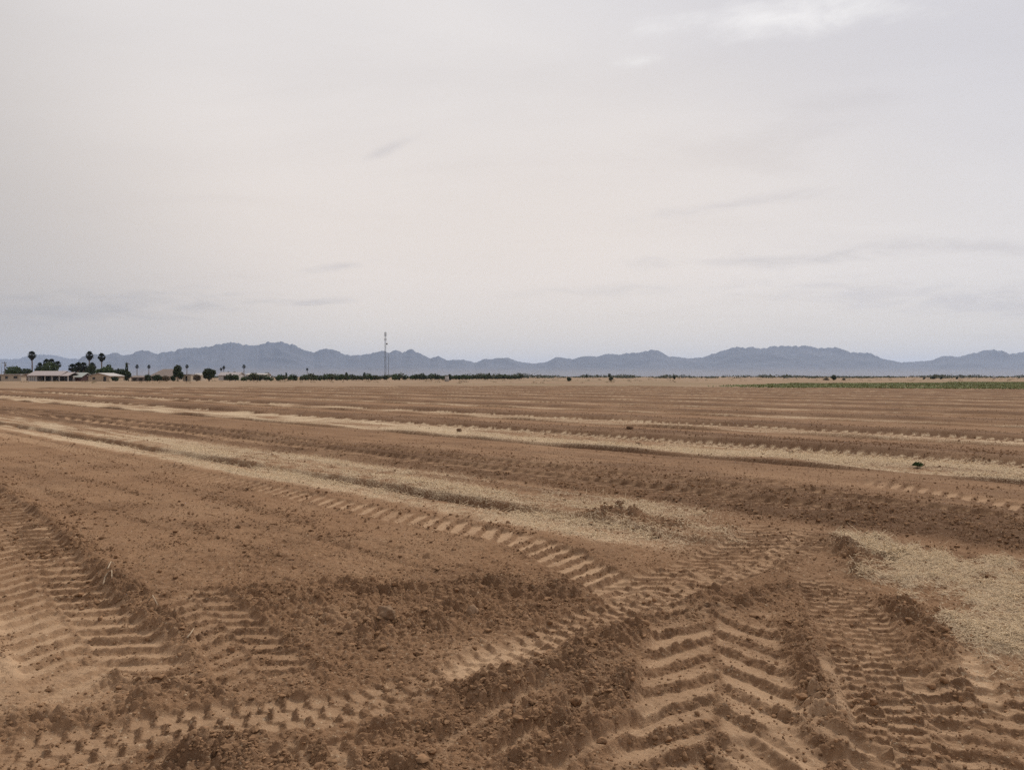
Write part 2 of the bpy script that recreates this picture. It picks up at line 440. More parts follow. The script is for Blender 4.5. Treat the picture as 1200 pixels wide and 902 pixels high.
        keep = 1 - .75 * ins
        h[idx] = h[idx] * (1 - .65 * ins) - D * ins + LD * (1.15 * saw - .55) * ins * np.clip(1.05 + .4 * j, .6, 1.3) * (ss(0, .12, a) if style == 'chev' else 1) * gq_ \
            + .35 * D * np.exp(-((a - 1.15) / .22) ** 2) * fade
        if T in (2, 3): straw[idx] = straw[idx] * (1 - ins) + .8 * ins * pr
        else: straw[idx] *= 1 - .55 * ins * (1 - .5 * (T == 7))
        dust[idx] = dust[idx] * (1 - .5 * ins) + du * ins * (.10 + 1.25 * pr)  # pale pressed dust, which also brightens the sun-facing ramps
        wet_shade[idx] = wet_shade[idx] * (1 - .75 * ins * pr) + .24 * ins * (1 - pr)  # shade painted onto the steps that face the camera
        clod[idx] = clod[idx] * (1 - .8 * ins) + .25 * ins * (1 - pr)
        calm[idx] = np.maximum(calm[idx], ins * (.25 + .7 * pr))
        clod[idx] = np.maximum(clod[idx], .5 * fade * np.exp(-((a - 1.2) / .16) ** 2) * np.clip(.6 + j, 0, 1))
    for (S, hw, D) in STREAKS:
        idx, s, d, L = along(spline(S, .05), x, y, hw * 2.4)
        if not len(idx): continue
        fade = ss(0, .12, s) * ss(L, L - .15, s) * np.clip(.9 + .5 * n03[idx], .2, 1)
        d = d + .02 * n03[idx]
        w = ss(1.1, .6, np.abs(d) / hw) * fade
        h[idx] += -D * w + .5 * D * np.exp(-((np.abs(d) / hw - 1.35) / .3) ** 2) * fade
        dust[idx] += .55 * w; wet_shade[idx] *= 1 - .7 * w; calm[idx] = np.maximum(calm[idx], .8 * w); clod[idx] *= 1 - .7 * w
    clod = np.clip(clod + .10 * np.clip(n1, 0, 1), 0, 1)
    # roughness: crumbs everywhere, clods where the soil was turned over
    m = np.nonzero(rr < 45)[0]
    xm, ym, cm = x[m], y[m], cell[m]
    def am(lam): return np.clip((lam / cm - 1.6) / 2.0, 0, 1)
    still = 1 - .85 * calm[m]
    r = .011 * perlin(xm / .13, ym / .13, 11) * am(.13) * still
    r += (.008 + .010 * clod[m]) * perlin(xm / .055, ym / .055, 12) * am(.055) * (.2 + .8 * still)
    r += (.006 + .005 * clod[m]) * perlin(xm / .026, ym / .026, 13) * am(.022) * (.35 + .65 * still)
    r += (.020 + .03 * clod[m]) * still * domes(xm / .055, ym / .055, 15) * am(.05) * (1 - .4 * straw[m]) * np.clip(.5 + 1.4 * perlin(xm / .4, ym / .4, 18), 0, 1.4)
    s9 = np.nonzero(rr[m] < 10)[0]
    r[s9] += (.006 + .022 * clod[m][s9]) * still[s9] * domes(xm[s9] / .028, ym[s9] / .028, 16) * am(.026)[s9]
    r += straw[m] * (.012 * perlin(xm / .16, ym / .16, 17) * am(.16) + .016 * np.abs(perlin(xm / .07, ym / .07, 19)) * am(.07))
    c = np.nonzero(clod[m] > .04)[0]
    xc, yc = xm[c], ym[c]
    wx = xc + .02 * perlin(xc / .05, yc / .05, 21); wy = yc + .02 * perlin(xc / .05, yc / .05, 22)
    r[c] += clod[m][c] * (.062 * domes(wx / .14, wy / .14, 23) * am(.14)[c] + .05 * domes(wx / .07, wy / .07, 24) * am(.07)[c] - .010)
    h[m] += r
    outside = 1 - infield
    h *= infield
    h += outside * .25 * ss(0, 12, edge) * np.clip(perlin(x / 30, y / 9, 31), 0, 1) * ss(600, 200, rr)
    fallow = outside
    return h, np.clip(dust, 0, 1), np.clip(straw, 0, 1), np.clip(clod, 0, 1), np.clip(wet_shade, 0, 1), fallow, calm

# ------------------------------------------------------------------ ground: one sheet to the horizon
def ground_mat():
    m = bpy.data.materials.new('field soil'); m.use_nodes = True
    t = m.node_tree; L = t.links.new; b = t.nodes['Principled BSDF']
    b.inputs['Roughness'].default_value = 1.0; b.inputs['Specular IOR Level'].default_value = .08
    def N(k, **kw):
        n = t.nodes.new(k)
        for a, v in kw.items(): setattr(n, a, v)
        return n
    geo = N('ShaderNodeNewGeometry')
    def noise(scale, detail=4, rough=.6, st=None):
        n = N('ShaderNodeTexNoise'); n.inputs['Scale'].default_value = scale; n.inputs['Detail'].default_value = detail; n.inputs['Roughness'].default_value = rough
        if st:
            mp = N('ShaderNodeMapping'); mp.inputs['Scale'].default_value = st; mp.inputs['Rotation'].default_value = (0, 0, .78)
            L(geo.outputs['Position'], mp.inputs[0]); L(mp.outputs[0], n.inputs['Vector'])
        else: L(geo.outputs['Position'], n.inputs['Vector'])
        return n.outputs['Fac']
    def mr(v, lo, hi, a=0., c=1.):
        n = N('ShaderNodeMapRange'); L(v, n.inputs['Value'])
        for k, x in (('From Min', lo), ('From Max', hi), ('To Min', a), ('To Max', c)): n.inputs[k].default_value = x
        return n.outputs['Result']
    def ma(op, a, c):
        n = N('ShaderNodeMath', operation=op)
        for i, v in enumerate((a, c)):
            if isinstance(v, (int, float)): n.inputs[i].default_value = v
            else: L(v, n.inputs[i])
        return n.outputs[0]
    def mix(f, a, c, bt='MIX'):
        n = N('ShaderNodeMix', data_type='RGBA', blend_type=bt, clamp_factor=True)
        for i, v in ((0, f), (6, a), (7, c)):
            if isinstance(v, (int, float)): n.inputs[i].default_value = v
            elif isinstance(v, tuple): n.inputs[i].default_value = (*v, 1)
            else: L(v, n.inputs[i])
        return n.outputs[2]
    def attr(nm):
        n = N('ShaderNodeAttribute'); n.attribute_name = nm
        return n
    A = attr('soil_mix'); sp = N('ShaderNodeSeparateColor'); L(A.outputs['Color'], sp.inputs[0])
    dust, straw, wet_shade = sp.outputs
    fallow = attr('fallow').outputs['Fac']
    nf = noise(38, 6, .7); nm = noise(6, 5, .6); nb = noise(.8, 4, .55); nl = noise(.05, 4, .6, (1, 3, 1))
    soil = mix(mr(nm, .3, .7), SOIL_A, SOIL_B)
    soil = mix(mr(nb, .35, .7, 0, .5), soil, SOIL_C)
    soil = mix(ma('MULTIPLY', wet_shade, mr(nf, .2, .6, .55, 1.0)), soil, WET_SHADE)
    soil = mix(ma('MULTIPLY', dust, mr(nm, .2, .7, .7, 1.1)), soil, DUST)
    soil = mix(mr(nf, .50, .75, 0, .40), soil, (.34, .225, .148))
    soil = mix(mr(noise(22, 6, .75),   .56, .74, 0, .38), soil, (.115, .068, .042))
    soil = mix(mr(noise(60, 3, .8), .58, .72, 0, .5), soil, (.40, .27, .17))
    soil = mix(mr(noise(48, 3, .8), .60, .74, 0, .5), soil, (.085, .047, .027))
    st = noise(70, 4, .7, (1, .3, 1)); st2 = noise(85, 4, .7, (.3, 1, 1))
    chaff = mix(mr(st, .35, .65), STRAW_A, STRAW_B)
    chaff = mix(mr(nf, .55, .8, 0, .45), chaff, (.20, .145, .09))
    thr = ma('ADD', straw, mr(ma('ADD', st, st2), .75, 1.25, -.55, .55))
    soil = mix(ma('MULTIPLY', mr(thr, .30, .70), .92), soil, chaff)
    far = mix(mr(nl, .35, .65), FAL_A, FAL_B)
    far = mix(mr(noise(.012, 5, .6, (1, 5, 1)), .5, .72), far, FAL_C)
    out = mix(fallow, soil, far)
    L(out, b.inputs['Base Color'])
    bp = N('ShaderNodeBump'); bp.inputs['Strength'].default_value = .9; bp.inputs['Distance'].default_value = .016
    L(ma('ADD', nf, ma('MULTIPLY', noise(140, 4, .7), .5)), bp.inputs['Height']); L(bp.outputs[0], b.inputs['Normal'])
    return m
SOIL_A, SOIL_B, SOIL_C = (.202, .110, .058), (.262, .149, .080), (.304, .180, .101)
WET_SHADE, DUST = (.112, .060, .033), (.47, .310, .188)  # first tone: damp soil, and painted shade of furrows, slopes and track steps
STRAW_A, STRAW_B = (.38, .282, .182), (.60, .465, .312)
FAL_A, FAL_B, FAL_C = (.240, .160, .100), (.31, .21, .138), (.205, .16, .093)

def radii():
    r, out = .25, []
    while r < 2.2: out.append(r); r += .09
    while r < 26000:
        out.append(r)
        if r < 3.2: r += .005
        elif r < 300: r += min(max(r * r / 3800, .00125 * r), .0060 * r)
        else: r += .05 * r
    return np.array(out)
R = radii()
ang = np.concatenate([np.radians(np.linspace(-180, -41, 70)), np.arange(math.radians(-39), math.radians(39), .00115), np.radians(np.linspace(41, 180, 70))[:-1]])
nr, na = len(R), len(ang)
RR, AA = np.meshgrid(R, ang, indexing='ij')
gx, gy = (RR * np.sin(AA)).ravel(), (RR * np.cos(AA)).ravel()
cell = np.maximum(np.gradient(R)[:, None] * np.ones(na)[None], RR * np.gradient(ang)[None]).ravel()
gh, gd, gs, gc, gw, gf, gcalm = field(gx, gy, cell)
V = np.column_stack([gx, gy, gh])
i0 = (np.arange(nr - 1)[:, None] * na + np.arange(na)[None])
j1 = np.roll(np.arange(na), -1)[None]
i1 = np.arange(nr - 1)[:, None] * na + j1
faces = np.stack([i0, i0 + na, i1 + na, i1], -1).reshape(-1, 4)[:, ::-1]
inner = len(V)
V = np.vstack([V, [[0, 0, 0]]])
ground = mesh_np('ground', V, faces, None)
me = ground.data
bm_tri = None
a = me.attributes.new('soil_mix', 'FLOAT_COLOR', 'POINT')
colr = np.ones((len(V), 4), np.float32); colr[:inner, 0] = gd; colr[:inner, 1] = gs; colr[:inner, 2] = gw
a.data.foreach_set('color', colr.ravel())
a = me.attributes.new('fallow', 'FLOAT', 'POINT')
fa = np.zeros(len(V), np.float32); fa[:inner] = gf
a.data.foreach_set('value', fa)
me.materials.append(ground_mat())
tag(ground, kind='structure')

# ------------------------------------------------------------------ mountains
SKY_MAIN = [(70, 424), (80, 421), (88, 419), (97, 416.5), (109, 414.8), (124, 415.8), (130, 414), (137.5, 413.7), (144, 416), (153, 415), (160, 411.5), (168, 409.6), (177, 412.5), (185, 415), (189, 412.5), (206, 411), (210, 408.3), (231, 407), (243, 405.8), (258, 403.4), (264, 400.7), (275, 401.3), (290, 404), (304, 404), (308, 402), (328, 400.2), (342, 403), (357, 410), (368, 412.6), (377, 408.4), (392, 409.3), (405, 415.8), (423, 415.8), (436, 413), (450, 411.2), (456, 412.6), (465, 409.7), (472, 412.6), (481, 408.4), (494, 415), (504, 419.5), (513.6, 417), (523, 421.4), (545, 421.4), (556, 424.7), (571, 420), (597, 419.3), (608, 423.6), (627, 425.8), (640, 424.2), (651, 418.2), (671, 420.3), (688, 416.4), (699, 417.7), (714, 413.8), (725, 415.6), (736, 413.6), (752, 412.7), (765.5, 408.9), (773, 411.2), (783, 417), (807, 420), (820, 418.8), (837, 414.3), (850, 409.5), (859, 406.9), (880, 406.2), (891, 408.4), (908, 405.2), (947, 404.9), (961, 407.8), (981, 406.9), (998, 412.7), (1020, 413.4), (1035, 420.3), (1057, 424.2), (1089, 422.5), (1105, 417), (1124, 417.7), (1148, 411.7), (1165, 408.9), (1183, 414.3), (1196, 412.7), (1230, 408), (1290, 416), (1350, 410), (1430, 421), (1520, 425)]
SKY_FAR = [(-260, 424), (-180, 416), (-110, 420), (-60, 413), (-30, 419), (0, 420.7), (24, 420), (32, 416.7), (50, 415), (67, 416.5), (75, 419), (95, 421), (130, 419), (180, 424), (240, 428)]
def mountain_range(name, prof, Z, depth, seed, m):
    P = np.array(prof, float)
    X = (P[:, 0] - HX) / F * Z; H = (HY - P[:, 1]) / F * Z + EYE
    nx, ny = 1500, 90
    xs = np.linspace(X[0], X[-1], nx); vs = np.linspace(0, 1, ny)
    crest = np.interp(xs, X, H)
    jag = crest * (.035 * perlin(xs / 130, xs * 0, seed + 7) + .03 * perlin(xs / 55, xs * 0, seed + 8) + .02 * perlin(xs / 24, xs * 0, seed + 9))
    crest *= ss(X[0], X[0] + 400, xs) * ss(X[-1], X[-1] - 400, xs)
    XX, VV = np.meshgrid(xs, vs, indexing='xy')
    cr = crest[None, :]
    k = .62                                             # the crest lies at this share of the depth
    front = np.clip(VV / k, 0, 1); back = np.clip((1 - VV) / (1 - k), 0, 1)
    base = np.where(VV < k, front ** 1.25, back ** 1.1)
    WX = XX + 260 * perlin(XX / 900, VV * depth / 900, seed + 5); WY = VV * depth + 260 * perlin(XX / 900 + 9, VV * depth / 900, seed + 6)
    ridge = 1 - np.abs(perlin(WX / 1100, WY / 1300, seed)) * 1.4
    ridge2 = 1 - np.abs(perlin(WX / 420, WY / 520, seed + 1)) * 1.4
    mod = .45 + .55 * (.65 * ridge + .35 * ridge2)
    w = 4 * base * (1 - base)
    hh = cr * np.clip(base * (1 - .75 * w) + base * .75 * w * mod , 0, 1)
    hh += (jag * (crest > 1))[None, :] * base ** 5 + cr * .02 * perlin(WX / 90, WY / 90, seed + 3) * base
    spread = (XX) * (1 + (VV - k) * depth / Z)             # keep each crest line straight behind its foot
    YY = Z + (VV - k) * depth
    V = np.column_stack([spread.ravel(), YY.ravel(), hh.ravel() - 1.0])
    i0 = np.arange(ny - 1)[:, None] * nx + np.arange(nx - 1)[None]
    fc = np.stack([i0, i0 + 1, i0 + nx + 1, i0 + nx], -1).reshape(-1, 4)
    return tag(mesh_np(name, V, fc, m), kind='structure')
rock = mat('desert rock', (.068, .070, .084), var=.2, scale=.002, bump=.0)
t_ = rock.node_tree                                     # the pale gravel fans at the foot of the range
g_ = t_.nodes.new('ShaderNodeNewGeometry'); z_ = t_.nodes.new('ShaderNodeSeparateXYZ'); t_.links.new(g_.outputs['Position'], z_.inputs[0])
mr_ = t_.nodes.new('ShaderNodeMapRange'); mr_.interpolation_type = 'SMOOTHSTEP'; t_.links.new(z_.outputs['Z'], mr_.inputs['Value'])
mr_.inputs['From Min'].default_value = 150; mr_.inputs['From Max'].default_value = 30
mx_ = t_.nodes.new('ShaderNodeMix'); mx_.data_type = 'RGBA'; t_.links.new(mr_.outputs['Result'], mx_.inputs[0])
b_ = t_.nodes['Principled BSDF']; t_.links.new(b_.inputs['Base Color'].links[0].from_socket, mx_.inputs[6]); mx_.inputs[7].default_value = (.15, .125, .11, 1)
t_.links.new(mx_.outputs[2], b_.inputs['Base Color'])
mountain_range('mountains', SKY_MAIN, 12000, 3200, 41, rock)
mountain_range('hills', SKY_FAR, 17500, 3000, 51, rock)

# ------------------------------------------------------------------ haze
def haze():
    m = bpy.data.materials.new('haze'); m.use_nodes = True
    t = m.node_tree; t.nodes.clear()
    v = t.nodes.new('ShaderNodeVolumePrincipled')
    v.inputs['Color'].default_value = (.57, .72, 1.0, 1)
    v.inputs['Density'].default_value = HAZE
    v.inputs['Anisotropy'].default_value = .2
    o = t.nodes.new('ShaderNodeOutputMaterial')
    t.links.new(v.outputs[0], o.inputs['Volume'])
    bm = bmesh.new(); bmesh.ops.create_cube(bm, size=1)
    me = bpy.data.meshes.new('haze'); bm.to_mesh(me); bm.free(); me.materials.append(m)
    o = bpy.data.objects.new('haze', me); C.objects.link(o)
    o.scale = (56000, 56000, 562); o.location = (0, 0, 277)
    tag(o, kind='stuff')
HAZE = 4.4e-5
haze()

# ------------------------------------------------------------------ loose soil and straw on the field
def ground_at(x, y, cell=.012):
    x = np.atleast_1d(np.asarray(x, float)); y = np.atleast_1d(np.asarray(y, float))
    return field(x, y, np.full(len(x), cell))
def zat(x, y):
    return float(ground_at([x], [y])[0][0])

def ico(sub):
    bm = bmesh.new(); bmesh.ops.create_icosphere(bm, subdivisions=sub, radius=1.0)
    v = np.array([p.co[:] for p in bm.verts]); f = np.array([[q.index for q in p.verts] for p in bm.faces]); bm.free()
    return v, f
dirt = mat('loose dirt', (.225, .131, .072), var=.42, scale=30, spec=.08, rough=1.0)
def scatter_clods(name, n, r0, r1, size, pw, sub, base, label=None):
    k = n * 6
    r = r0 * (r1 / r0) ** rng.random(k); a = rng.uniform(-.68, .68, k)
    x, y = r * np.sin(a), r * np.cos(a)
    h, du, st, cl, we, fa, ca_ = ground_at(x, y)
    p = (base + cl * 1.0 + .12 * we) * (1 - .6 * du) * (1 - .6 * st) * (1 - .85 * ca_) * (.35 + 1.3 * np.clip(perlin(x / .5, y / .5, 61) + .3, 0, 1)) * (fa < .5)
    ok = np.nonzero(rng.random(k) < p)[0][:n]
    x, y, h = x[ok], y[ok], h[ok]; m = len(ok)
    sz = size[0] * (1 - rng.random(m)) ** (-1 / pw); sz = np.minimum(sz, size[1])
    tv, tf = ico(sub)
    var = []
    for q in range(14):
        gq = np.random.default_rng(100 + q)
        pn = gq.normal(size=(11, 3)); pn /= np.linalg.norm(pn, axis=1)[:, None]; pdist = gq.uniform(.45, .85, 11)
        cosv = tv @ pn.T
        lim = np.where(cosv > .05, pdist[None] / np.maximum(cosv, .05), 9).min(1)      # cut flat by random planes: broken faces
        var.append(tv * (np.minimum(1, lim) * (1 + gq.normal(0, .07, len(tv))))[:, None] * np.array([1, .85, .72]))
    var = np.array(var)[rng.integers(0, 14, m)]
    ca, sa = np.cos(rng.uniform(0, 6.28, m)), np.sin(rng.uniform(0, 6.28, m))
    X = var[:, :, 0] * ca[:, None] - var[:, :, 1] * sa[:, None]
    Y = var[:, :, 0] * sa[:, None] + var[:, :, 1] * ca[:, None]
    V = np.stack([X * sz[:, None] + x[:, None], Y * sz[:, None] + y[:, None], var[:, :, 2] * sz[:, None] + (h + .22 * sz)[:, None]], -1).reshape(-1, 3)
    Fc = (tf[None] + (np.arange(m) * len(tv))[:, None, None]).reshape(-1, 3)
    return tag(mesh_np(name, V, Fc, dirt, smooth=False), kind='stuff')
scatter_clods('soil_crumbs', 120000, 2.3, 20, (.0036, .012), 2.0, 1, .24)
scatter_clods('soil_lumps', 5500, 2.4, 30, (.010, .030), 2.5, 2, .03)

scatter_clods('soil_lumps', 15000, 8, 42, (.010, .030), 2.4, 1, .12)
straw_mat = mat('dry straw', (.64, .495, .325), var=.45, scale=45, rough=.85, spec=.15)
def scatter_straw(name, n, pick, ln, wd, lift):
    x, y = pick(n * 3)
    h, du, st, cl, we, fa, ca_ = ground_at(x, y)
    ok = np.nonzero(rng.random(len(x)) < np.clip(st - .12, 0, 1) ** 1.4 * ss(26, 11, np.hypot(x, y)))[0][:n]
    x, y, h = x[ok], y[ok], h[ok]; m = len(ok)
    L = rng.uniform(*ln, m); W = rng.uniform(*wd, m); a = rng.uniform(0, 6.28, m); tl = rng.normal(0, lift, m); bend = rng.normal(0, .12, m)
    d = np.stack([np.cos(a), np.sin(a), tl], -1); s_ = np.stack([-np.sin(a), np.cos(a), 0 * a], -1)
    base = np.stack([x, y, h + .004 + np.abs(tl) * L * .5 + rng.uniform(0, .012, m)], -1)
    tri = [(0, 0), (1, 0), (.5, .9)]
    V = []
    for t in (-.5, 0, .5):
        off = (bend * L * (.25 - t * t) * 2)[:, None] * s_
        for (u, w) in tri:
            V.append(base + d * (t * L)[:, None] + off + s_ * ((u - .5) * W)[:, None] + np.array([0, 0, 1]) * (w * W)[:, None])
    V = np.stack(V, 1).reshape(-1, 3)
    Fc = []
    for seg in (0, 3):
        for e in range(3):
            Fc.append([seg + e, seg + (e + 1) % 3, seg + 3 + (e + 1) % 3, seg + 3 + e])
    Fc = (np.array(Fc)[None] + (np.arange(m) * 9)[:, None, None]).reshape(-1, 4)
    return tag(mesh_np(name, V, Fc, straw_mat), kind='stuff')
def pick_patch(n):
    lo, hi = np.min(STRAW, 0) - .3, np.max(STRAW, 0) + .3
    return rng.uniform(lo[0], hi[0], n), rng.uniform(lo[1], hi[1], n)
def pick_strip(i, p0, p1, grow=1.6):
    def f(n):
        c, hw = STRIPS[i]
        p = p0 + (p1 - p0) * rng.random(n) ** grow; q = c + rng.uniform(-hw, hw, n)
        return ROW[0] * p + ACR[0] * q, ROW[1] * p + ACR[1] * q
    return f
scatter_straw('loose_straw', 17000, pick_patch, (.035, .12), (.0016, .0034), .30)
scatter_straw('straw_stubble', 27000, pick_strip(0, 2.4, 26), (.04, .12), (.0025, .005), .38)
scatter_straw('straw_litter', 18000, pick_strip(1, -5, 26, 1.2), (.06, .15), (.004, .008), .34)

def tube(P, r0, r1, nseg=7):
    P = [Vector(p) for p in P]; V, Fc = [], []
    for i, p in enumerate(P):
        t = (P[min(i + 1, len(P) - 1)] - P[max(i - 1, 0)]).normalized()
        u = t.orthogonal().normalized(); w = t.cross(u)
        r = r0 + (r1 - r0) * i / (len(P) - 1)
        for k in range(nseg):
            a = 2 * math.pi * k / nseg
            V.append(p + (u * math.cos(a) + w * math.sin(a)) * r)
    for i in range(len(P) - 1):
        for k in range(nseg):
            Fc.append([i * nseg + k, i * nseg + (k + 1) % nseg, (i + 1) * nseg + (k + 1) % nseg, (i + 1) * nseg + k])
    n = len(V); V += [P[0], P[-1]]
    for k in range(nseg):
        Fc.append([n, (k + 1) % nseg, k, k]); b = (len(P) - 1) * nseg
        Fc.append([n + 1, b + k, b + (k + 1) % nseg, b + (k + 1) % nseg])
    return [tuple(v) for v in V], Fc
class MB:
    def __init__(s): s.v, s.f = [], []
    def add(s, V, Fc):
        o = len(s.v); s.v += [tuple(v) for v in V]
        s.f += [tuple(dict.fromkeys(i + o for i in f)) for f in Fc]
        return s
    def box(s, x0, x1, y0, y1, z0, z1):
        V = [(x, y, z) for z in (z0, z1) for y in (y0, y1) for x in (x0, x1)]
        return s.add(V, [(0, 2, 3, 1), (4, 5, 7, 6), (0, 1, 5, 4), (2, 6, 7, 3), (0, 4, 6, 2), (1, 3, 7, 5)])
    def tube(s, P, r0, r1, n=7): return s.add(*tube(P, r0, r1, n))
    def prism(s, poly, a0, a1, axis='y'):
        """Extrude an outline given in the plane across the axis."""
        n = len(poly)
        mk = (lambda p, a: (p[0], a, p[1])) if axis == 'y' else (lambda p, a: (a, p[0], p[1]))
        V = [mk(p, a0) for p in poly] + [mk(p, a1) for p in poly]
        return s.add(V, [tuple(range(n))[::-1], tuple(range(n, 2 * n))] + [(i, (i + 1) % n, n + (i + 1) % n, n + i) for i in range(n)])
    def build(s, name, m, parent=None, smooth=False):
        me = bpy.data.meshes.new(name); me.from_pydata(s.v, [], s.f)
        bm = bmesh.new(); bm.from_mesh(me); bmesh.ops.recalc_face_normals(bm, faces=bm.faces); bm.to_mesh(me); bm.free()
        if smooth: me.polygons.foreach_set('use_smooth', np.ones(len(me.polygons), bool))
        me.materials.append(m)
        o = bpy.data.objects.new(name, me); C.objects.link(o)
        if parent: o.parent = parent
        return o

# the few clods, roots and weeds big enough to be told apart
cv, cf = ico(4)
def clod(px_, py_, w_px, label, m=None, squash=.75, seed=0):
    x, y = G(px_, py_); r = w_px * .5 * y / F
    g = np.random.default_rng(seed + 500)
    o1, o2 = g.uniform(0, 90, 2)
    n = perlin(cv[:, 0] * 1.3 + o1 + cv[:, 2], cv[:, 1] * 1.3 + o2 - .7 * cv[:, 2], 3) * .30 + perlin(cv[:, 0] * 3.1 + o2 + cv[:, 2] * 2, cv[:, 1] * 3.1 + o1 + cv[:, 2], 4) * .16 \
        + perlin(cv[:, 0] * 8 + o1 + 5 * cv[:, 2], cv[:, 1] * 8 + o2 + 4 * cv[:, 2], 5) * .07
    V = cv * (1 + n)[:, None] * np.array([1, .85, squash]) * r
    o = mesh_np('dirt_clod', V, cf, m or dirt)
    o.location = (x, y, zat(x, y) + r * squash * .55); o.rotation_euler = (0, 0, g.uniform(0, 6))
    return tag(o, label, 'clod', 'large clods lying on the field')
pale_dirt = mat('crusted dirt', (.235, .15, .092), var=.3, scale=26, spec=.08, rough=1)
dark_dirt = mat('damp dirt', (.145, .084, .050), var=.35, scale=18, spec=.08, rough=1)
clod(453, 735, 23, 'largest round pale clod, lying in the foreground at the ridge left of centre', pale_dirt, .8, 1)
clod(554, 721, 15, 'brown clod on the clod ridge, right of the large round pale clod', pale_dirt, .8, 2)
clod(676, 823, 13, 'clod in the small heap of lumps left of the deep chevron track', dirt, .8, 3)
clod(769, 630, 11, 'pale clod at the end of the stubble strip below the dark lumps', pale_dirt, .7, 4)
clod(974, 605, 11, 'dark damp clod alone on the bare brown soil above the loose straw', dark_dirt, .8, 5)
clod(726, 592, 10, 'dark damp lump lying on the end of the nearest straw strip', dark_dirt, .7, 6)
clod(538, 506, 6, 'dark clod on the second straw strip near the middle of the picture', dark_dirt, .8, 7)
clod(738, 508, 8, 'flat dark clod on the bare soil above the second straw strip', dark_dirt, .5, 8)
clod(748, 522, 8, 'dark clod lying on the second straw strip right of the middle', dark_dirt, .7, 9)
clod(927, 531, 7, 'dark clod on the second straw strip near its tooth marked upper edge', dark_dirt, .7, 10)
root_mat = mat('dry root', (.40, .30, .20), var=.25, scale=40)
def twig(name, pts, r, label, cat):
    P = []
    for (a, b, up) in pts:
        x, y = G(a, b); P.append((x, y, zat(x, y) + up))
    S = []
    for i in range(len(P) - 1):
        for t in (0, .25, .5, .75): S.append(tuple(P[i][k] * (1 - t) + P[i + 1][k] * t for k in range(3)))
    S.append(P[-1])
    return tag(MB().tube(S, r * .55, r * .3, 8).build(name, root_mat, None, True), label, cat)
twig('dry_root', [(121, 688, .005), (123, 685, .02), (127, 683.5, .028), (131, 685, .024), (131, 689, .005)], .011, 'pale curled root arching out of the clod ridge beside the left chevron track', 'root')
twig('dry_twig', [(126, 677, .01), (130, 673, .015), (134, 669, .025)], .010, 'short pale twig leaning up from the ridge just above the curled root', 'twig')
twig('dry_twig', [(173, 714, .02), (179, 717, .04), (185, 721, .02)], .010, 'pale twig lying on the dark clods at the lower end of the left ridge', 'twig')
twig('dry_twig', [(219, 757, .02), (224, 754, .025), (227, 750, .05)], .009, 'thin pale twig on bare soil below the end of the left clod ridge', 'twig')

# ------------------------------------------------------------------ plants
leaf_dark = mat('dark leaves', (.048, .064, .030), var=.5, scale=1.1, rough=.7)
leaf_mid = mat('green leaves', (.068, .098, .038), var=.45, scale=1.1, rough=.7)
leaf_grey = mat('grey green leaves', (.085, .095, .055), var=.4, scale=1.1, rough=.75)
leaf_brown = mat('dry leaves', (.16, .125, .085), var=.35, scale=1.1, rough=.8)
palm_leaf = mat('palm leaves', (.034, .045, .028), var=.4, scale=2, rough=.6)
palm_skirt = mat('dead palm leaves', (.05, .043, .034), var=.35, scale=2, rough=.8)
bark = mat('bark', (.14, .105, .08), var=.3, scale=6)
def leaves(lobes, n, size, seed):
    g = np.random.default_rng(seed)
    lob = np.array(lobes, float)                        # cx cy cz rx ry rz
    wt_ = (lob[:, 3] * lob[:, 4] * lob[:, 5]) ** .7; pick = g.choice(len(lob), n, p=wt_ / wt_.sum())
    d = g.normal(size=(n, 3)); d /= np.linalg.norm(d, axis=1)[:, None]
    rad = g.uniform(.25, 1.05, n) ** .45
    bump = 1 + .28 * perlin(d[:, 0] * 2.2 + pick * 3.7 + seed, d[:, 1] * 2.2 + d[:, 2] * 2.7, 71)
    c = lob[pick, :3] + d * lob[pick, 3:] * (rad * bump)[:, None]
    a = g.normal(size=(n, 3)); a /= np.linalg.norm(a, axis=1)[:, None]
    b = np.cross(a, g.normal(size=(n, 3))); b /= np.linalg.norm(b, axis=1)[:, None]
    s = size * g.uniform(.6, 1.4, n)[:, None]
    nrm = np.cross(a, b) * s * .22
    V = np.stack([c - a * s, c + b * s * .5 + nrm, c + a * s, c - b * s * .5 + nrm], 1).reshape(-1, 3)
    return V, np.arange(4 * n).reshape(-1, 4)
def tree(name, w, H, lm, seed, label, cat, group=None, trunk_h=.35, n=900, leaf=.30, lobes=None, tr=.16):
    g = random.Random(seed)
    t = empty(name, (0, 0, 0), 0, label, cat, group)
    r = w / 2
    if not lobes:
        zc_ = H * (trunk_h * .5 + .55); rz = H - zc_
        lobes = [(0, 0, zc_, r * .70, r * .70, rz * .95)]
        for k in range(7):
            a = k * .9 + g.uniform(0, .6); q = g.uniform(.45, .62)
            lobes.append((math.cos(a) * r * q, math.sin(a) * r * q, H * trunk_h * .6 + (H - H * trunk_h) * g.uniform(.22, .72), r * g.uniform(.30, .46), r * g.uniform(.30, .46), H * g.uniform(.14, .24)))
    V, Fc = leaves(lobes, n, leaf, seed)
    V[:, 2] = np.maximum(V[:, 2], .03)
    mesh_np('crown', V, Fc, lm, t, smooth=False)
    mb = MB()
    mb.tube([(0, 0, -.1), (.05, .02, H * .25), (0, .05, H * .6)], tr, tr * .5)
    for L_ in lobes[1:6]:
        mb.tube([(0.03, .02, H * trunk_h * .6), (L_[0] * .5, L_[1] * .5, (H * trunk_h * .6 + L_[2]) / 2), (L_[0], L_[1], L_[2])], tr * .55, tr * .15, 5)
    mb.build('trunk', bark, t, True)
    return t
def put(t, cx, Z, base=None):
    x = at(cx, Z); t.location = (x, Z, zat(x, Z) - .02 if base is None else base)
    return t
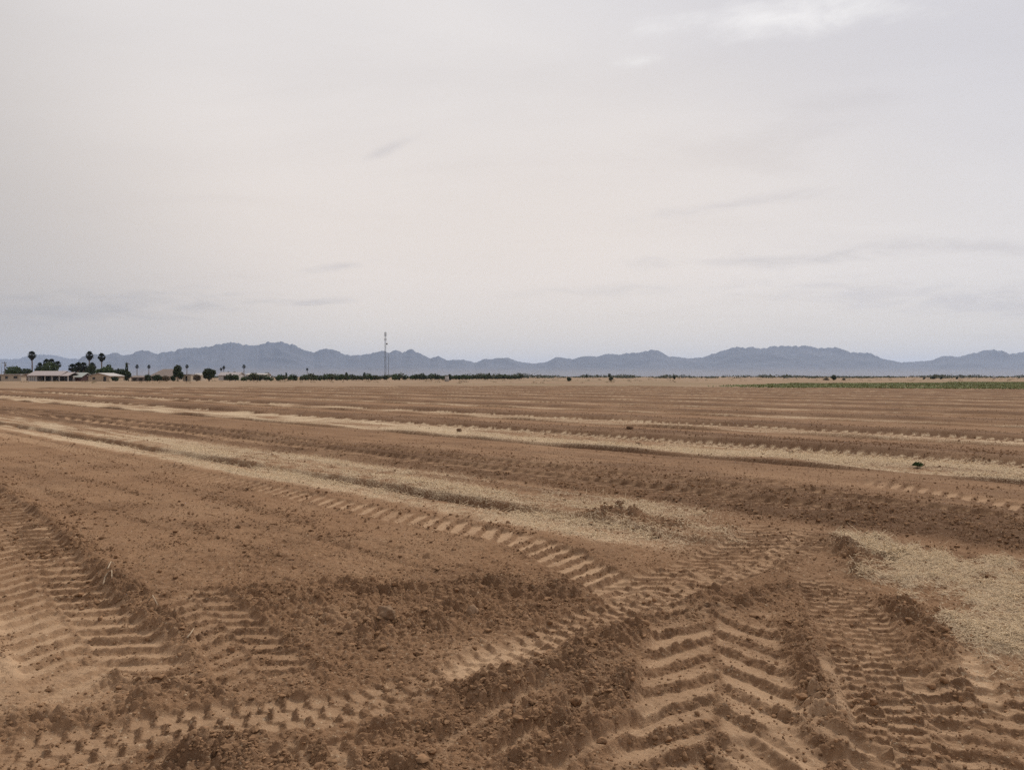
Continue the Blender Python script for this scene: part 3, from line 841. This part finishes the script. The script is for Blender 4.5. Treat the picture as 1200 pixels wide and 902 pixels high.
def palm(H, seed, label, group, n=46, fr=1.5, skirt=2.6, trunk=.24):
    g = random.Random(seed)
    t = empty('palm_tree', (0, 0, 0), 0, label, 'palm', group)
    lean = g.uniform(-.02, .02)
    mb = MB(); P = [(lean * z + .12 * math.sin(z / H * 2.5), 0, z) for z in np.linspace(-.1, H - 1.2, 10)]
    mb.tube(P, trunk * 1.25, trunk * .8, 9).build('trunk', bark, t, True)
    top = Vector(P[-1])
    def fans(mb, k, lo, hi, L0, L1, drop):
        for i in range(k):
            q = (i + .5) / k
            az = i * 2.399 + g.uniform(-.2, .2); el = lo + (hi - lo) * q + g.uniform(-.1, .1)
            d = Vector((math.cos(az) * math.cos(el), math.sin(az) * math.cos(el), math.sin(el)))
            s = Vector((-math.sin(az), math.cos(az), 0)); up = s.cross(d)
            L = (L0 + (L1 - L0) * q) * g.uniform(.85, 1.12)
            o = top + Vector((0, 0, .3 - drop * q))
            mb.tube([o, o + d * L * .5], .035, .02, 4)
            c = o + d * L * .48
            V = [c]
            for j in range(9):                            # the pleated fan, its tips drooping
                a = (j - 4) * .30; rr = L * .62 * (1 - .03 * abs(j - 4)) * g.uniform(.9, 1.05)
                V.append(c + (d * math.cos(a) + s * math.sin(a)) * rr + up * (.07 * (-1) ** j - .10 * abs(j - 4) / 4) * L)
            mb.add(V, [(0, j, j + 1) for j in range(1, 9)])
    c_ = MB(); fans(c_, n, 1.45, -.7, fr * .85, fr, .5); c_.build('crown', palm_leaf, t)
    s_ = MB(); fans(s_, 44, -.55, -1.35, fr * .98, fr * .55, skirt * .62); s_.build('leaf_skirt', palm_skirt, t)
    return t
TP = 'three tall fan palms by the houses'
put(palm(hgt(412.5, 320), 1, 'tall fan palm standing alone behind the long white building, furthest left palm', TP), 37.6, 320)
put(palm(hgt(413, 320), 2, 'tall fan palm with visible trunk rising above the dark palm clump', TP), 104, 320)
put(palm(hgt(415, 325), 3, 'tall fan palm above the green tree, rightmost of the three tall ones', TP), 119, 325)
SP = 'short bushy palms among the trees'
for k, (cx, ty, Z, lab) in enumerate(((54, 421.5, 335, 'dark palm head poking out of the big tree left of its middle'), (60.5, 421.5, 338, 'dark palm head at the top of the big tree, beside another'), (46, 426, 333, 'low dark palm at the left edge of the big tree'),
                                      (67, 424, 336, 'wide fronded palm at the right edge of the big tree'), (91, 425.5, 300, 'short dark palm at the left of the palm clump'), (97.5, 425.5, 304, 'short dark palm in the middle of the palm clump'),
                                      (107.5, 426, 302, 'stout dark palm at the right of the palm clump under the tall one'), (84.5, 427, 306, 'short dark palm at the far left of the clump above the grey roof'))):
    put(palm(hgt(ty, Z), 20 + k, lab, SP, 40, 1.45, 2.0, .3), cx, Z)
DP = 'small distant palms in front of the mountains'
pd = palm(hgt(428, 850), 40, 'distant palm, leftmost of the pair between the dark column tree and the brown roof', DP, 40, 1.9, 2.6, .35)
put(pd, 160.5, 850)
for (cx, ty, Z, sc, lab) in ((174.5, 429, 870, 1, 'distant palm above the left end of the brown roof'), (219, 428.5, 850, 1, 'distant palm just right of the round tree with the forked trunk'), (262.3, 430, 900, .95, 'distant palm over the white sheds right of the big round bush'),
                             (286, 428, 870, 1.02, 'distant palm standing alone right of the white sheds'), (259, 433, 900, .8, 'lowest distant palm close beside the one over the white sheds'), (360, 433.5, 900, .78, 'distant palm standing over the orchard row right of a lone round treetop')):
    o = dup(pd, (at(cx, Z), Z, 0), cx, sc, lab)
# broad trees and hedges around the houses
put(tree('shade_tree', 7.6, hgt(428.5, 300), leaf_mid, 60, 'broad green tree behind the flat white house at the left edge', 'tree', n=1400, leaf=.35), 15.5, 300)
put(tree('shade_tree', 6.2, hgt(431.5, 296), leaf_dark, 61, 'low dark tree between the flat white house and the long white building', 'tree', n=1200, leaf=.33), 30, 296)
put(tree('shade_tree', 8.4, hgt(424, 330), leaf_mid, 62, 'big green tree behind the long white building with palm heads in it', 'tree', n=1700, leaf=.38), 58, 330)
put(tree('shade_tree', 4.4, hgt(428, 330), leaf_dark, 63, 'dark tree at the left flank of the big green tree', 'tree', n=1000, leaf=.33), 47, 331)
put(tree('shade_tree', 6.6, hgt(428.5, 305), leaf_dark, 64, 'dark tree filling the palm clump above the grey roof', 'tree', n=1100, leaf=.33), 95, 306)
put(tree('shade_tree', 3.8, hgt(427, 300), leaf_dark, 65, 'dark rounded tree under the tall palm at the right of the palm clump', 'tree', n=1000, leaf=.33), 106.5, 299)
put(tree('shade_tree', 7.2, hgt(430, 270), leaf_mid, 66, 'spreading green tree behind the tan gabled house', 'tree', n=1500, leaf=.33), 124, 270)
put(tree('shade_tree', 2.6, hgt(426.5, 276), leaf_dark, 67, 'dark treetop standing out above the spreading green tree', 'tree', n=700, leaf=.3, trunk_h=.5), 127.5, 277)
put(tree('shade_tree', 6.2, hgt(432, 268), leaf_dark, 68, 'dark green hedge tree between the spreading tree and the column tree', 'tree', n=1200, leaf=.33), 141, 268)
put(tree('column_tree', 1.1, hgt(424, 268), leaf_dark, 69, 'narrow dark column tree rising from a bush', 'tree', n=700, leaf=.25, lobes=[(0, 0, 3.6, .42, .42, 3.0), (0, 0, 1.4, .6, .6, 1.3)]), 148.3, 268)
put(tree('shrub', 2.0, hgt(435, 262), leaf_dark, 70, 'dark bush at the foot of the column tree', 'bush', n=600, leaf=.25), 150.5, 262)
put(tree('round_tree', 3.5, hgt(427.5, 250), leaf_dark, 71, 'dark round tree with light showing through its forked trunk', 'tree', n=1500, leaf=.28, trunk_h=.42), 208.3, 250)
put(tree('round_bush', 4.6, hgt(431.5, 245), leaf_dark, 72, 'biggest dark round bush reaching down to the ground', 'bush', n=2200, leaf=.28, trunk_h=.08), 245, 245)
put(tree('shrub', 2.6, hgt(438.5, 243), leaf_brown, 73, 'low brown shrub at the left side of the big round bush', 'bush', n=700, leaf=.22, trunk_h=.1), 230.5, 243)
put(tree('shrub', 1.6, hgt(439.5, 247), leaf_dark, 74, 'small dark shrub at the left foot of the round tree', 'bush', n=500, leaf=.2, trunk_h=.1), 203, 247)
put(tree('shrub', 2.2, hgt(438, 246), leaf_dark, 75, 'dark shrub in front of the left end of the brown roof', 'bush', n=600, leaf=.22, trunk_h=.1), 173, 246)
put(tree('shrub', 3.6, hgt(439.5, 240), leaf_dark, 76, 'wide dark shrub in front of the brown roofed house', 'bush', n=900, leaf=.24, trunk_h=.1), 184.5, 240)
put(tree('shrub', 2.4, hgt(440.5, 238), leaf_brown, 77, 'dry shrub right of the wide dark one before the brown roofed house', 'bush', n=600, leaf=.24, trunk_h=.1), 194.5, 238)
put(tree('shrub', 2.6, hgt(441.2, 236), leaf_dark, 88, 'low dark hedge bush beside the right wall of the tan gabled house', 'bush', n=700, leaf=.24, trunk_h=.08), 135, 244)
# trees standing over and beyond the orchard
for (cx, ty, Z, w, lab) in ((313, 435.5, 520, 4.6, 'round treetop rising over the orchard right of the white sheds'), (335.5, 436, 520, 1.4, 'thin dark treetop over the orchard between two rounder ones'), (386.5, 437.5, 560, 2.2, 'small treetop over the orchard left of the tower'),
                            (406, 435.8, 560, 2.2, 'taller treetop over the orchard, second from the tower'), (427, 436, 560, 2.4, 'treetop over the orchard just left of the tower'), (495, 437, 460, 4.4, 'wide dark treetop at the right part of the orchard'),
                            (526.8, 438.3, 300, 1.5, 'dark little tree right behind the white standpipe'), (573.5, 436.5, 600, 1.5, 'thin treetop over the right end of the orchard'), (714, 437.3, 620, 2.8, 'dark lone tree on the horizon right of the centre'), (687.5, 438.6, 640, 2.2, 'small dark tree left of the lone horizon tree')):
    put(tree('horizon_tree', w, hgt(ty, Z), leaf_dark, int(cx), lab, 'tree', 'single trees over the far edge', n=500, leaf=.3, trunk_h=.3), cx, Z)
for (cx, ty, Z, w, lm, lab) in ((716, 441.8, 255, 1.7, leaf_grey, 'olive shrub below the dark lone horizon tree'), (667, 442.3, 255, 1.6, leaf_grey, 'olive shrub on the pale ground left of the lone horizon tree'), (790, 440, 420, 1.8, leaf_dark, 'small dark shrub on the pale ground left of the green crop'),
                                (977, 438.7, 320, 2.5, leaf_dark, 'black looking bush standing up at the far side of the green crop'), (968, 443.2, 318, 2.6, leaf_brown, 'low brown shrub at the left foot of the black bush'), (989, 443.2, 318, 1.2, leaf_dark, 'small dark shrub a little right of the black bush'),
                                (1093.5, 440.8, 420, 3.2, leaf_dark, 'widest dark shrub of the clump right of the black bush'), (1103, 441.3, 420, 1.4, leaf_dark, 'small dark shrub beside the wide one right of the black bush'), (1121.5, 441, 430, 1.4, leaf_dark, 'small dark shrub alone between the clump and the white tank'),
                                (1083, 442.3, 420, 1.5, leaf_dark, 'flat dark shrub at the left of the wide dark one')):
    put(tree('shrub', w, hgt(ty, Z), lm, int(cx) + 3, lab, 'bush', 'shrubs on the pale ground beyond the field', n=600, leaf=.2, trunk_h=.08), cx, Z)
# orchard: rows of low trees, each its own
protos = [tree('orchard_tree', 2.9, 2.25, [leaf_grey, leaf_mid, leaf_dark][k], 200 + k, 'low dull green tree in the long orchard row along the far edge', 'tree', 'orchard trees in a long row', n=420, leaf=.24, trunk_h=.25, tr=.09) for k in range(3)]
P0, P1 = Vector((at(268.5, 238), 238)), Vector((at(604, 400), 400))
first = [True] * 3
og = random.Random(5)
for row in range(2):
    off = Vector((3.0, 7.0)) * row
    nT = 66
    for i in range(nT):
        p = P0.lerp(P1, i / (nT - 1)) + off + Vector((og.uniform(-.35, .35), og.uniform(-.4, .4)))
        k = og.choice((0, 0, 1, 1, 2)); loc = (p.x, p.y, zat(p.x, p.y) - .02)
        sc = og.choice((og.uniform(.62, .85), og.uniform(.85, 1.1), og.uniform(.85, 1.1))) * (1 + .15 * row)
        if first[k]:
            first[k] = False; t = protos[k]; t.location = loc; t.scale = (sc,) * 3
        elif og.random() > .10 + .12 * (i % 11 == 0):
            dup(protos[k], loc, og.uniform(0, 6), (sc, sc, sc * og.uniform(.85, 1.08)))
# far woods, dry brush and the green crop: nobody could count these
lob = []
fg = random.Random(9)
for i in range(900):
    Z = fg.uniform(640, 1300); cx = fg.uniform(-300, 1500)
    hh = fg.uniform(2.0, 3.3) * (1.3 if cx < 620 else 1)
    if perlin(np.array([cx / 60.]), np.array([.3]), 5)[0] < -.2: hh *= .6
    lob.append((at(cx, Z), Z, hh * .5, fg.uniform(3, 9), 3, hh * .6))
V, Fc = leaves(lob, 34000, .75, 77); V[:, 2] = np.maximum(V[:, 2], .02)
tag(mesh_np('far_woods', V, Fc, leaf_grey, smooth=False), kind='stuff')
lob = []
for i in range(420):
    Z = fg.uniform(170, 420); cx = fg.uniform(-200, 1400)
    if cx > 800 and Z < 240: continue
    s_ = fg.uniform(.2, .55); lob.append((at(cx, Z), Z, s_ * .4, s_ * 1.6, s_ * 1.3, s_ * .8))
V, Fc = leaves(lob, 9000, .12, 78); V[:, 2] = np.maximum(V[:, 2], .02)
tag(mesh_np('dry_brush', V, Fc, mat('dry brush', (.24, .185, .11), var=.35, scale=.4), smooth=False), kind='stuff')
lo, hi = np.min(CROP, 0), np.max(CROP, 0)
cx_, cy_ = rng.uniform(lo[0], hi[0], 170000), rng.uniform(lo[1], hi[1], 170000)
ok = (poly_sd(CROP, cx_, cy_) + 2.5 * perlin(cx_ / 6, cy_ / 9, 81) > .2) & (rng.random(len(cx_)) < ss(24, 50, cx_ - .12 * (cy_ - 110)) * .9 + .1)
cx_, cy_ = cx_[ok], cy_[ok]
rowq = np.round((cx_ * .2 + cy_ * .98) / .9) * .9
sh = rowq - (cx_ * .2 + cy_ * .98) + rng.normal(0, .12, len(cx_))
cx_, cy_ = cx_ + .2 * sh, cy_ + .98 * sh
m_ = len(cx_); a_ = rng.uniform(0, 6.28, m_); s_ = rng.uniform(.12, .26, m_); hz = rng.uniform(.14, .24, m_) * (1 + .35 * perlin(cx_ / 5, cy_ / 12, 82))
gz = field(cx_, cy_, np.full(m_, .5))[0]
d_ = np.stack([np.cos(a_), np.sin(a_)], -1)
B = np.stack([cx_, cy_], -1)
V = np.stack([np.column_stack([B - d_ * s_[:, None] * .4, gz]), np.column_stack([B + d_ * s_[:, None] * .4, gz]), np.column_stack([B + d_ * s_[:, None], gz + hz]), np.column_stack([B - d_[:, ::-1] * s_[:, None] * .9, gz + hz * .9])], 1).reshape(-1, 3)
tag(mesh_np('green_crop', V, np.arange(4 * m_).reshape(-1, 4), mat('crop leaves', (.175, .195, .072), var=.22, scale=.12, rough=.7), smooth=False), kind='stuff')
wx_, wy_ = G(1076, 549)
w_ = tree('weed', .17, .09, leaf_mid, 301, 'small dark green weed growing in the second straw strip', 'weed', n=160, leaf=.035, trunk_h=.1, tr=.006)
w_.location = (wx_, wy_, zat(wx_, wy_))

# ------------------------------------------------------------------ houses, sheds, poles and the tower
white = mat('white wall', (.42, .385, .36), var=.08, scale=1.2)
cream = mat('cream wall', (.43, .35, .27), var=.1, scale=1.2)
tan = mat('tan wall', (.42, .32, .23), var=.1, scale=1.2)
grey_roof = mat('grey roof', (.34, .30, .29), var=.12, scale=2)
pink_roof = mat('weathered roof', (.36, .305, .29), var=.1, scale=2)
green_roof = mat('grey green roof', (.33, .34, .31), var=.1, scale=2)
brown_roof = mat('brown roof', (.21, .165, .14), var=.2, scale=2)
maroon = mat('dark red wall', (.075, .038, .035), var=.2, scale=2)
dark = mat('dark glass and bay shade', (.018, .016, .015), var=.2, scale=2, rough=.3, spec=.5)
metal = mat('galvanised steel', (.22, .23, .24), var=.12, scale=3, rough=.55, metal=.3)
wood = mat('pole wood', (.10, .075, .06), var=.25, scale=4)
def k_of(Z): return Z / F
def house(name, x0, x1, Z, label, cat, wall, roof, eave, ridge, depth, style, openings=(), over=.35, rz=0):
    """style: gable (ridge along the front), front (gable end faces the field), flat, hip."""
    k = k_of(Z); W = (x1 - x0) * k; cx = at((x0 + x1) / 2, Z)
    t = empty(name, (cx, Z, zat(cx, Z) - .03), rz, label, cat)
    w = W / 2
    mb = MB()
    if style == 'front': mb.prism([(-w, 0), (w, 0), (w, eave), (0, ridge - .05), (-w, eave)], 0, depth)
    else: mb.box(-w, w, 0, depth, 0, eave)
    if style == 'gable': mb.prism([(.02, eave), (depth - .02, eave), (depth / 2, ridge - .06)], -w, w, 'x')
    mb.build('wall', wall, t)
    r = MB(); th = .14
    if style == 'gable':
        for (ya, yb) in ((-over, depth / 2), (depth + over, depth / 2)):
            e = eave - .02
            r.prism([(ya, e), (yb, ridge), (yb, ridge + th), (ya, e + th)], -w - over, w + over, 'x')
    elif style == 'front':
        for sx in (-1, 1):
            r.prism([(sx * (w + over), eave - .05), (0, ridge), (0, ridge + th), (sx * (w + over), eave - .05 + th)], -over, depth + over)
    elif style == 'flat': r.box(-w - over, w + over, -over, depth + over, eave, eave + .28)
    elif style == 'hip':
        e = [(-w - over, -over, eave), (w + over, -over, eave), (w + over, depth + over, eave), (-w - over, depth + over, eave)]
        i_ = min(w * .55, depth * .5)
        r.add(e + [(-w + i_, depth / 2, ridge), (w - i_, depth / 2, ridge)], [(3, 2, 1, 0), (0, 1, 5, 4), (2, 3, 4, 5), (1, 2, 5), (3, 0, 4)])
    r.build('roof', roof, t)
    for (kind, a, b, z0, z1) in openings:
        xa, xb = (a - (x0 + x1) / 2) * k, (b - (x0 + x1) / 2) * k
        pane = MB().box(xa, xb, -.05, .04, z0, z1).build(kind, dark, t)
        fr = MB()
        for bx in ((xa - .08, xa - .003, -.07, .03, z0, z1), (xb + .003, xb + .08, -.07, .03, z0, z1), (xa - .08, xb + .08, -.075, .03, z1 + .003, z1 + .09)): fr.box(*bx)
        fr.build('frame', wall, pane)
    return t
house('flat_roofed_house', -14, 24, 262, 'low flat roofed house with pale roof at the left edge', 'house', cream, white, 2.05, 2.4, 8, 'flat',
      [('door', -.6, 1.0, .05, 1.75), ('window', 6.2, 9.2, .75, 1.6), ('window', 16, 20.5, .9, 1.65)], .4)
# carport between the two houses
k = k_of(258); cxm = at(28.5, 258)
t = empty('carport', (cxm, 258, zat(cxm, 258) - .03), 0, 'dark red carport under a sloping pale roof between the two left houses', 'carport')
MB().box(-1.25, 1.25, 3.2, 3.4, 0, 1.9).build('wall', maroon, t)
MB().prism([(-1.4, 1.75), (1.35, 2.35), (1.35, 2.45), (-1.4, 1.86)], -.3, 3.6).build('roof', white, t)
for xx in (-1.2, 1.2):
    MB().box(xx - .06, xx + .06, -.1, .02, 0, 1.85 if xx < 0 else 2.3).build('post', white, t)
# long white building with four dark bays
Z = 250; k = k_of(Z); x0, x1 = 33.5, 80.0; cxm = (x0 + x1) / 2
t = empty('long_building', (at(cxm, Z), Z, zat(at(cxm, Z), Z) - .03), 0, 'long white building with four dark open bays between white posts', 'building')
def lx(p): return (p - cxm) * k
MB().box(lx(x0), lx(42.6), 0, 7.5, 0, 1.86).box(lx(42.6) + .003, lx(x1), 3.0, 7.5, 0, 1.86).build('wall', white, t)
MB().prism([(-.5, 1.80), (3.6, 3.25), (7.9, 1.80), (7.9, 1.95), (3.6, 3.40), (-.5, 1.95)], lx(x0) - .3, lx(71.5), 'x').build('roof', pink_roof, t)
MB().prism([(-.4, 1.72), (3.6, 2.85), (7.8, 1.72), (7.8, 1.86), (3.6, 2.99), (-.4, 1.86)], lx(71.5) + .01, lx(x1) + .2, 'x').build('roof', pink_roof, t)
for pxx in (42.9, 52.5, 60.9, 69.3, 79.4):
    MB().box(lx(pxx) - .14, lx(pxx) + .14, -.02, .26, 0, 1.78).build('post', white, t)
for (a, b) in ((43.4, 52.1), (53.0, 60.5), (61.4, 68.9), (69.8, 79.0)):
    MB().box(lx(a), lx(b), 2.9, 2.98, .06, 1.76).build('bay_shade', dark, t)  # near-black sheets painting the shade inside the open bays
for pxx in (35.6, 38.0, 40.4):
    MB().box(lx(pxx) - .16, lx(pxx) + .16, -.05, .04, .25, 1.6).build('window', metal, t)
house('low_house', 81.2, 94.5, 254, 'low house with a grey green roof and a dark red lower wall', 'house', maroon, green_roof, 1.30, 2.75, 7, 'gable', (), .5)
house('gabled_house', 103.5, 128, 248, 'tan gabled house facing the field with white roof edges', 'house', tan, white, 1.75, 2.62, 9, 'front', [('door', 121.2, 124.4, .05, 1.6), ('window', 108.5, 111.5, .7, 1.4)], .3)
house('low_shed', 137, 147, 280, 'small low shed with a white roof under the dark hedge tree', 'shed', cream, white, 1.5, 2.05, 5, 'gable', [('door', 140.5, 143, .05, 1.35)], .3)
house('dark_shed', 154, 171, 262, 'long low dark brown shed left of the brown roofed house', 'shed', brown_roof, brown_roof, 1.25, 1.75, 5, 'gable', [('door', 156, 160, .05, 1.1), ('door', 163, 167, .05, 1.1)], .3)
house('hip_roofed_house', 176, 203, 268, 'house under a large brown hipped roof behind dark shrubs', 'house', cream, brown_roof, 1.55, 4.1, 10, 'hip', [('window', 181, 185, .6, 1.35), ('door', 190, 192.5, .05, 1.4)], .5)
house('white_hut', 214.5, 223.5, 252, 'small cream hut with a flat dark roof right of the round tree', 'hut', cream, grey_roof, 2.0, 2.4, 4, 'flat', [('door', 217.5, 219.5, .05, 1.6)], .15)
house('white_hut', 227.5, 236, 270, 'pale hut half hidden behind the brown shrub', 'hut', cream, white, 1.9, 2.5, 4, 'gable', [('window', 229, 231, .8, 1.5)], .2)
house('white_shed', 256, 279, 330, 'white shed left of the lone distant palm', 'shed', white, grey_roof, 2.0, 3.3, 8, 'gable', [('door', 262, 266, .05, 1.7), ('window', 271, 274, .8, 1.5)], .3)
house('white_shed', 288, 311, 345, 'long white shed right of the lone distant palm', 'shed', white, white, 2.3, 2.9, 8, 'gable', [('door', 296, 299, .05, 1.8)], .3)
put(tree('shade_tree', 3.6, hgt(435.5, 345), leaf_dark, 90, 'flat dark treetop behind the roof of the left white shed', 'tree', n=700, leaf=.3), 275, 345)
put(tree('shade_tree', 2.8, hgt(435.5, 345), leaf_dark, 91, 'small dark treetop at the left end of the left white shed', 'tree', n=600, leaf=.3), 267, 346)
put(tree('shade_tree', 2.6, hgt(436.8, 360), leaf_dark, 92, 'small dark treetop behind the roof of the long white shed', 'tree', n=600, leaf=.3), 296, 362)
def pole(cx, ty, Z, label, arms=True, r=.14, m=wood, box=False):
    H = hgt(ty, Z); x = at(cx, Z)
    t = empty('utility_pole', (x, Z, zat(x, Z) - .05), 0, label, 'pole')
    MB().tube([(0, 0, 0), (0, 0, H)], r, r * .7, 10).build('post', m, t, True)
    if arms:
        arm = MB().box(-.9, .9, -.22, -.10, H - .55, H - .42).build('crossarm', m, t)
        for xx in (-.8, 0, .8): MB().tube([(xx, -.16, H - .42), (xx, -.16, H - .28)], .05, .035, 6).build('insulator', metal, arm)
    if box: MB().tube([(.3, 0, H - 1.7), (.3, 0, H - .8)], .22, .22, 10).build('transformer', metal, t, True)
    return t
pole(5.6, 423.5, 275, 'dark utility pole with a transformer at the left edge', True, .15, wood, True)
pole(1.6, 425, 270, 'pale bare pole at the very left edge of the photo', False, .09, metal)
pole(148.3 + 1.6, 425, 300, 'dark utility pole just behind the column tree', True, .12)
# white standpipe at the end of the orchard
Z = 213; x = at(523.6, Z)
t = empty('standpipe', (x, Z, zat(x, Z) - .03), 0, 'white concrete standpipe at the field edge by the orchard', 'standpipe')
MB().tube([(0, 0, 0), (0, 0, 1.5)], .62, .46, 16).build('pipe', white, t, True)
MB().tube([(0, 0, 1.5), (0, 0, 1.62)], .52, .52, 16).build('rim', white, t, True)
Z = 520; x = at(1165, Z)
t = empty('water_tank', (x, Z, zat(x, Z) - .03), 0, 'tiny white tank on the pale ground far right', 'tank')
MB().tube([(0, 0, 0), (0, 0, 1.5)], .8, .8, 16).build('body', white, t, True)
MB().tube([(0, 0, 1.5), (0, 0, 1.85)], .82, .15, 16).build('lid', white, t, True)
# lattice tower
Z = 1000; x = at(451.6, Z); H = hgt(389, Z)
t = empty('radio_tower', (x, Z, 0), .35, 'tall thin lattice tower with antennas against the mountains', 'tower')
mb = MB(); hw = .62
for (sx, sy) in ((-1, -1), (1, -1), (1, 1), (-1, 1)):
    mb.tube([(sx * hw * 1.3, sy * hw * 1.3, 0), (sx * hw, sy * hw, H)], .13, .10, 5)
n_ = 30
for i in range(n_):
    z0, z1 = H * i / n_, H * (i + 1) / n_; s0 = hw * (1.3 - .3 * i / n_); s1 = hw * (1.3 - .3 * (i + 1) / n_)
    cs = [(-1, -1), (1, -1), (1, 1), (-1, 1)]
    for j in range(4):
        a, b = cs[j], cs[(j + 1) % 4]
        mb.tube([(a[0] * s0, a[1] * s0, z0), (b[0] * s1, b[1] * s1, z1)], .05, .05, 4)
        mb.tube([(a[0] * s1, a[1] * s1, z1), (b[0] * s1, b[1] * s1, z1)], .04, .04, 4)
tower_steel = mat('tower steel', (.13, .135, .145), var=.1, scale=.5, rough=.6)
mb.build('mast', tower_steel, t)
for zz in (H - 1.6, H - 4.0, H - 9.5):
    for j in range(3):
        a = j * 2.094 + .4
        c = Vector((math.cos(a) * 1.35, math.sin(a) * 1.35, zz))
        m2 = MB(); m2.tube([(math.cos(a) * .5, math.sin(a) * .5, zz), tuple(c)], .07, .07, 5)
        m2.tube([tuple(c + Vector((0, 0, -1.1))), tuple(c + Vector((0, 0, 1.1)))], .17, .17, 6)
        m2.build('antenna', metal, t)
zz = hgt(403, Z)
d = MB(); prof = [(.05, 0), (.6, .12), (1.05, .4), (1.15, .62), (1.05, .64), (.55, .25), (.05, .14)]
V = []; Fc = []
for i, (r_, y_) in enumerate(prof):
    for j in range(18): V.append((1.6 + r_ * math.cos(j * math.pi / 9), -.8 - y_, zz + r_ * math.sin(j * math.pi / 9)))
for i in range(len(prof)):
    for j in range(18):
        b = (i + 1) % len(prof); Fc.append((i * 18 + j, i * 18 + (j + 1) % 18, b * 18 + (j + 1) % 18, b * 18 + j))
d.add(V, Fc); d.tube([(.5, -.5, zz), (1.6, -.85, zz)], .12, .12, 6)
d.build('dish', metal, t, True)
MB().tube([(0, 0, H), (0, 0, H + 1.8)], .06, .04, 5).build('lightning_rod', metal, t)
pole(455.3, 414, 985, 'thin tall pole standing beside the lattice tower', False, .28, tower_steel)
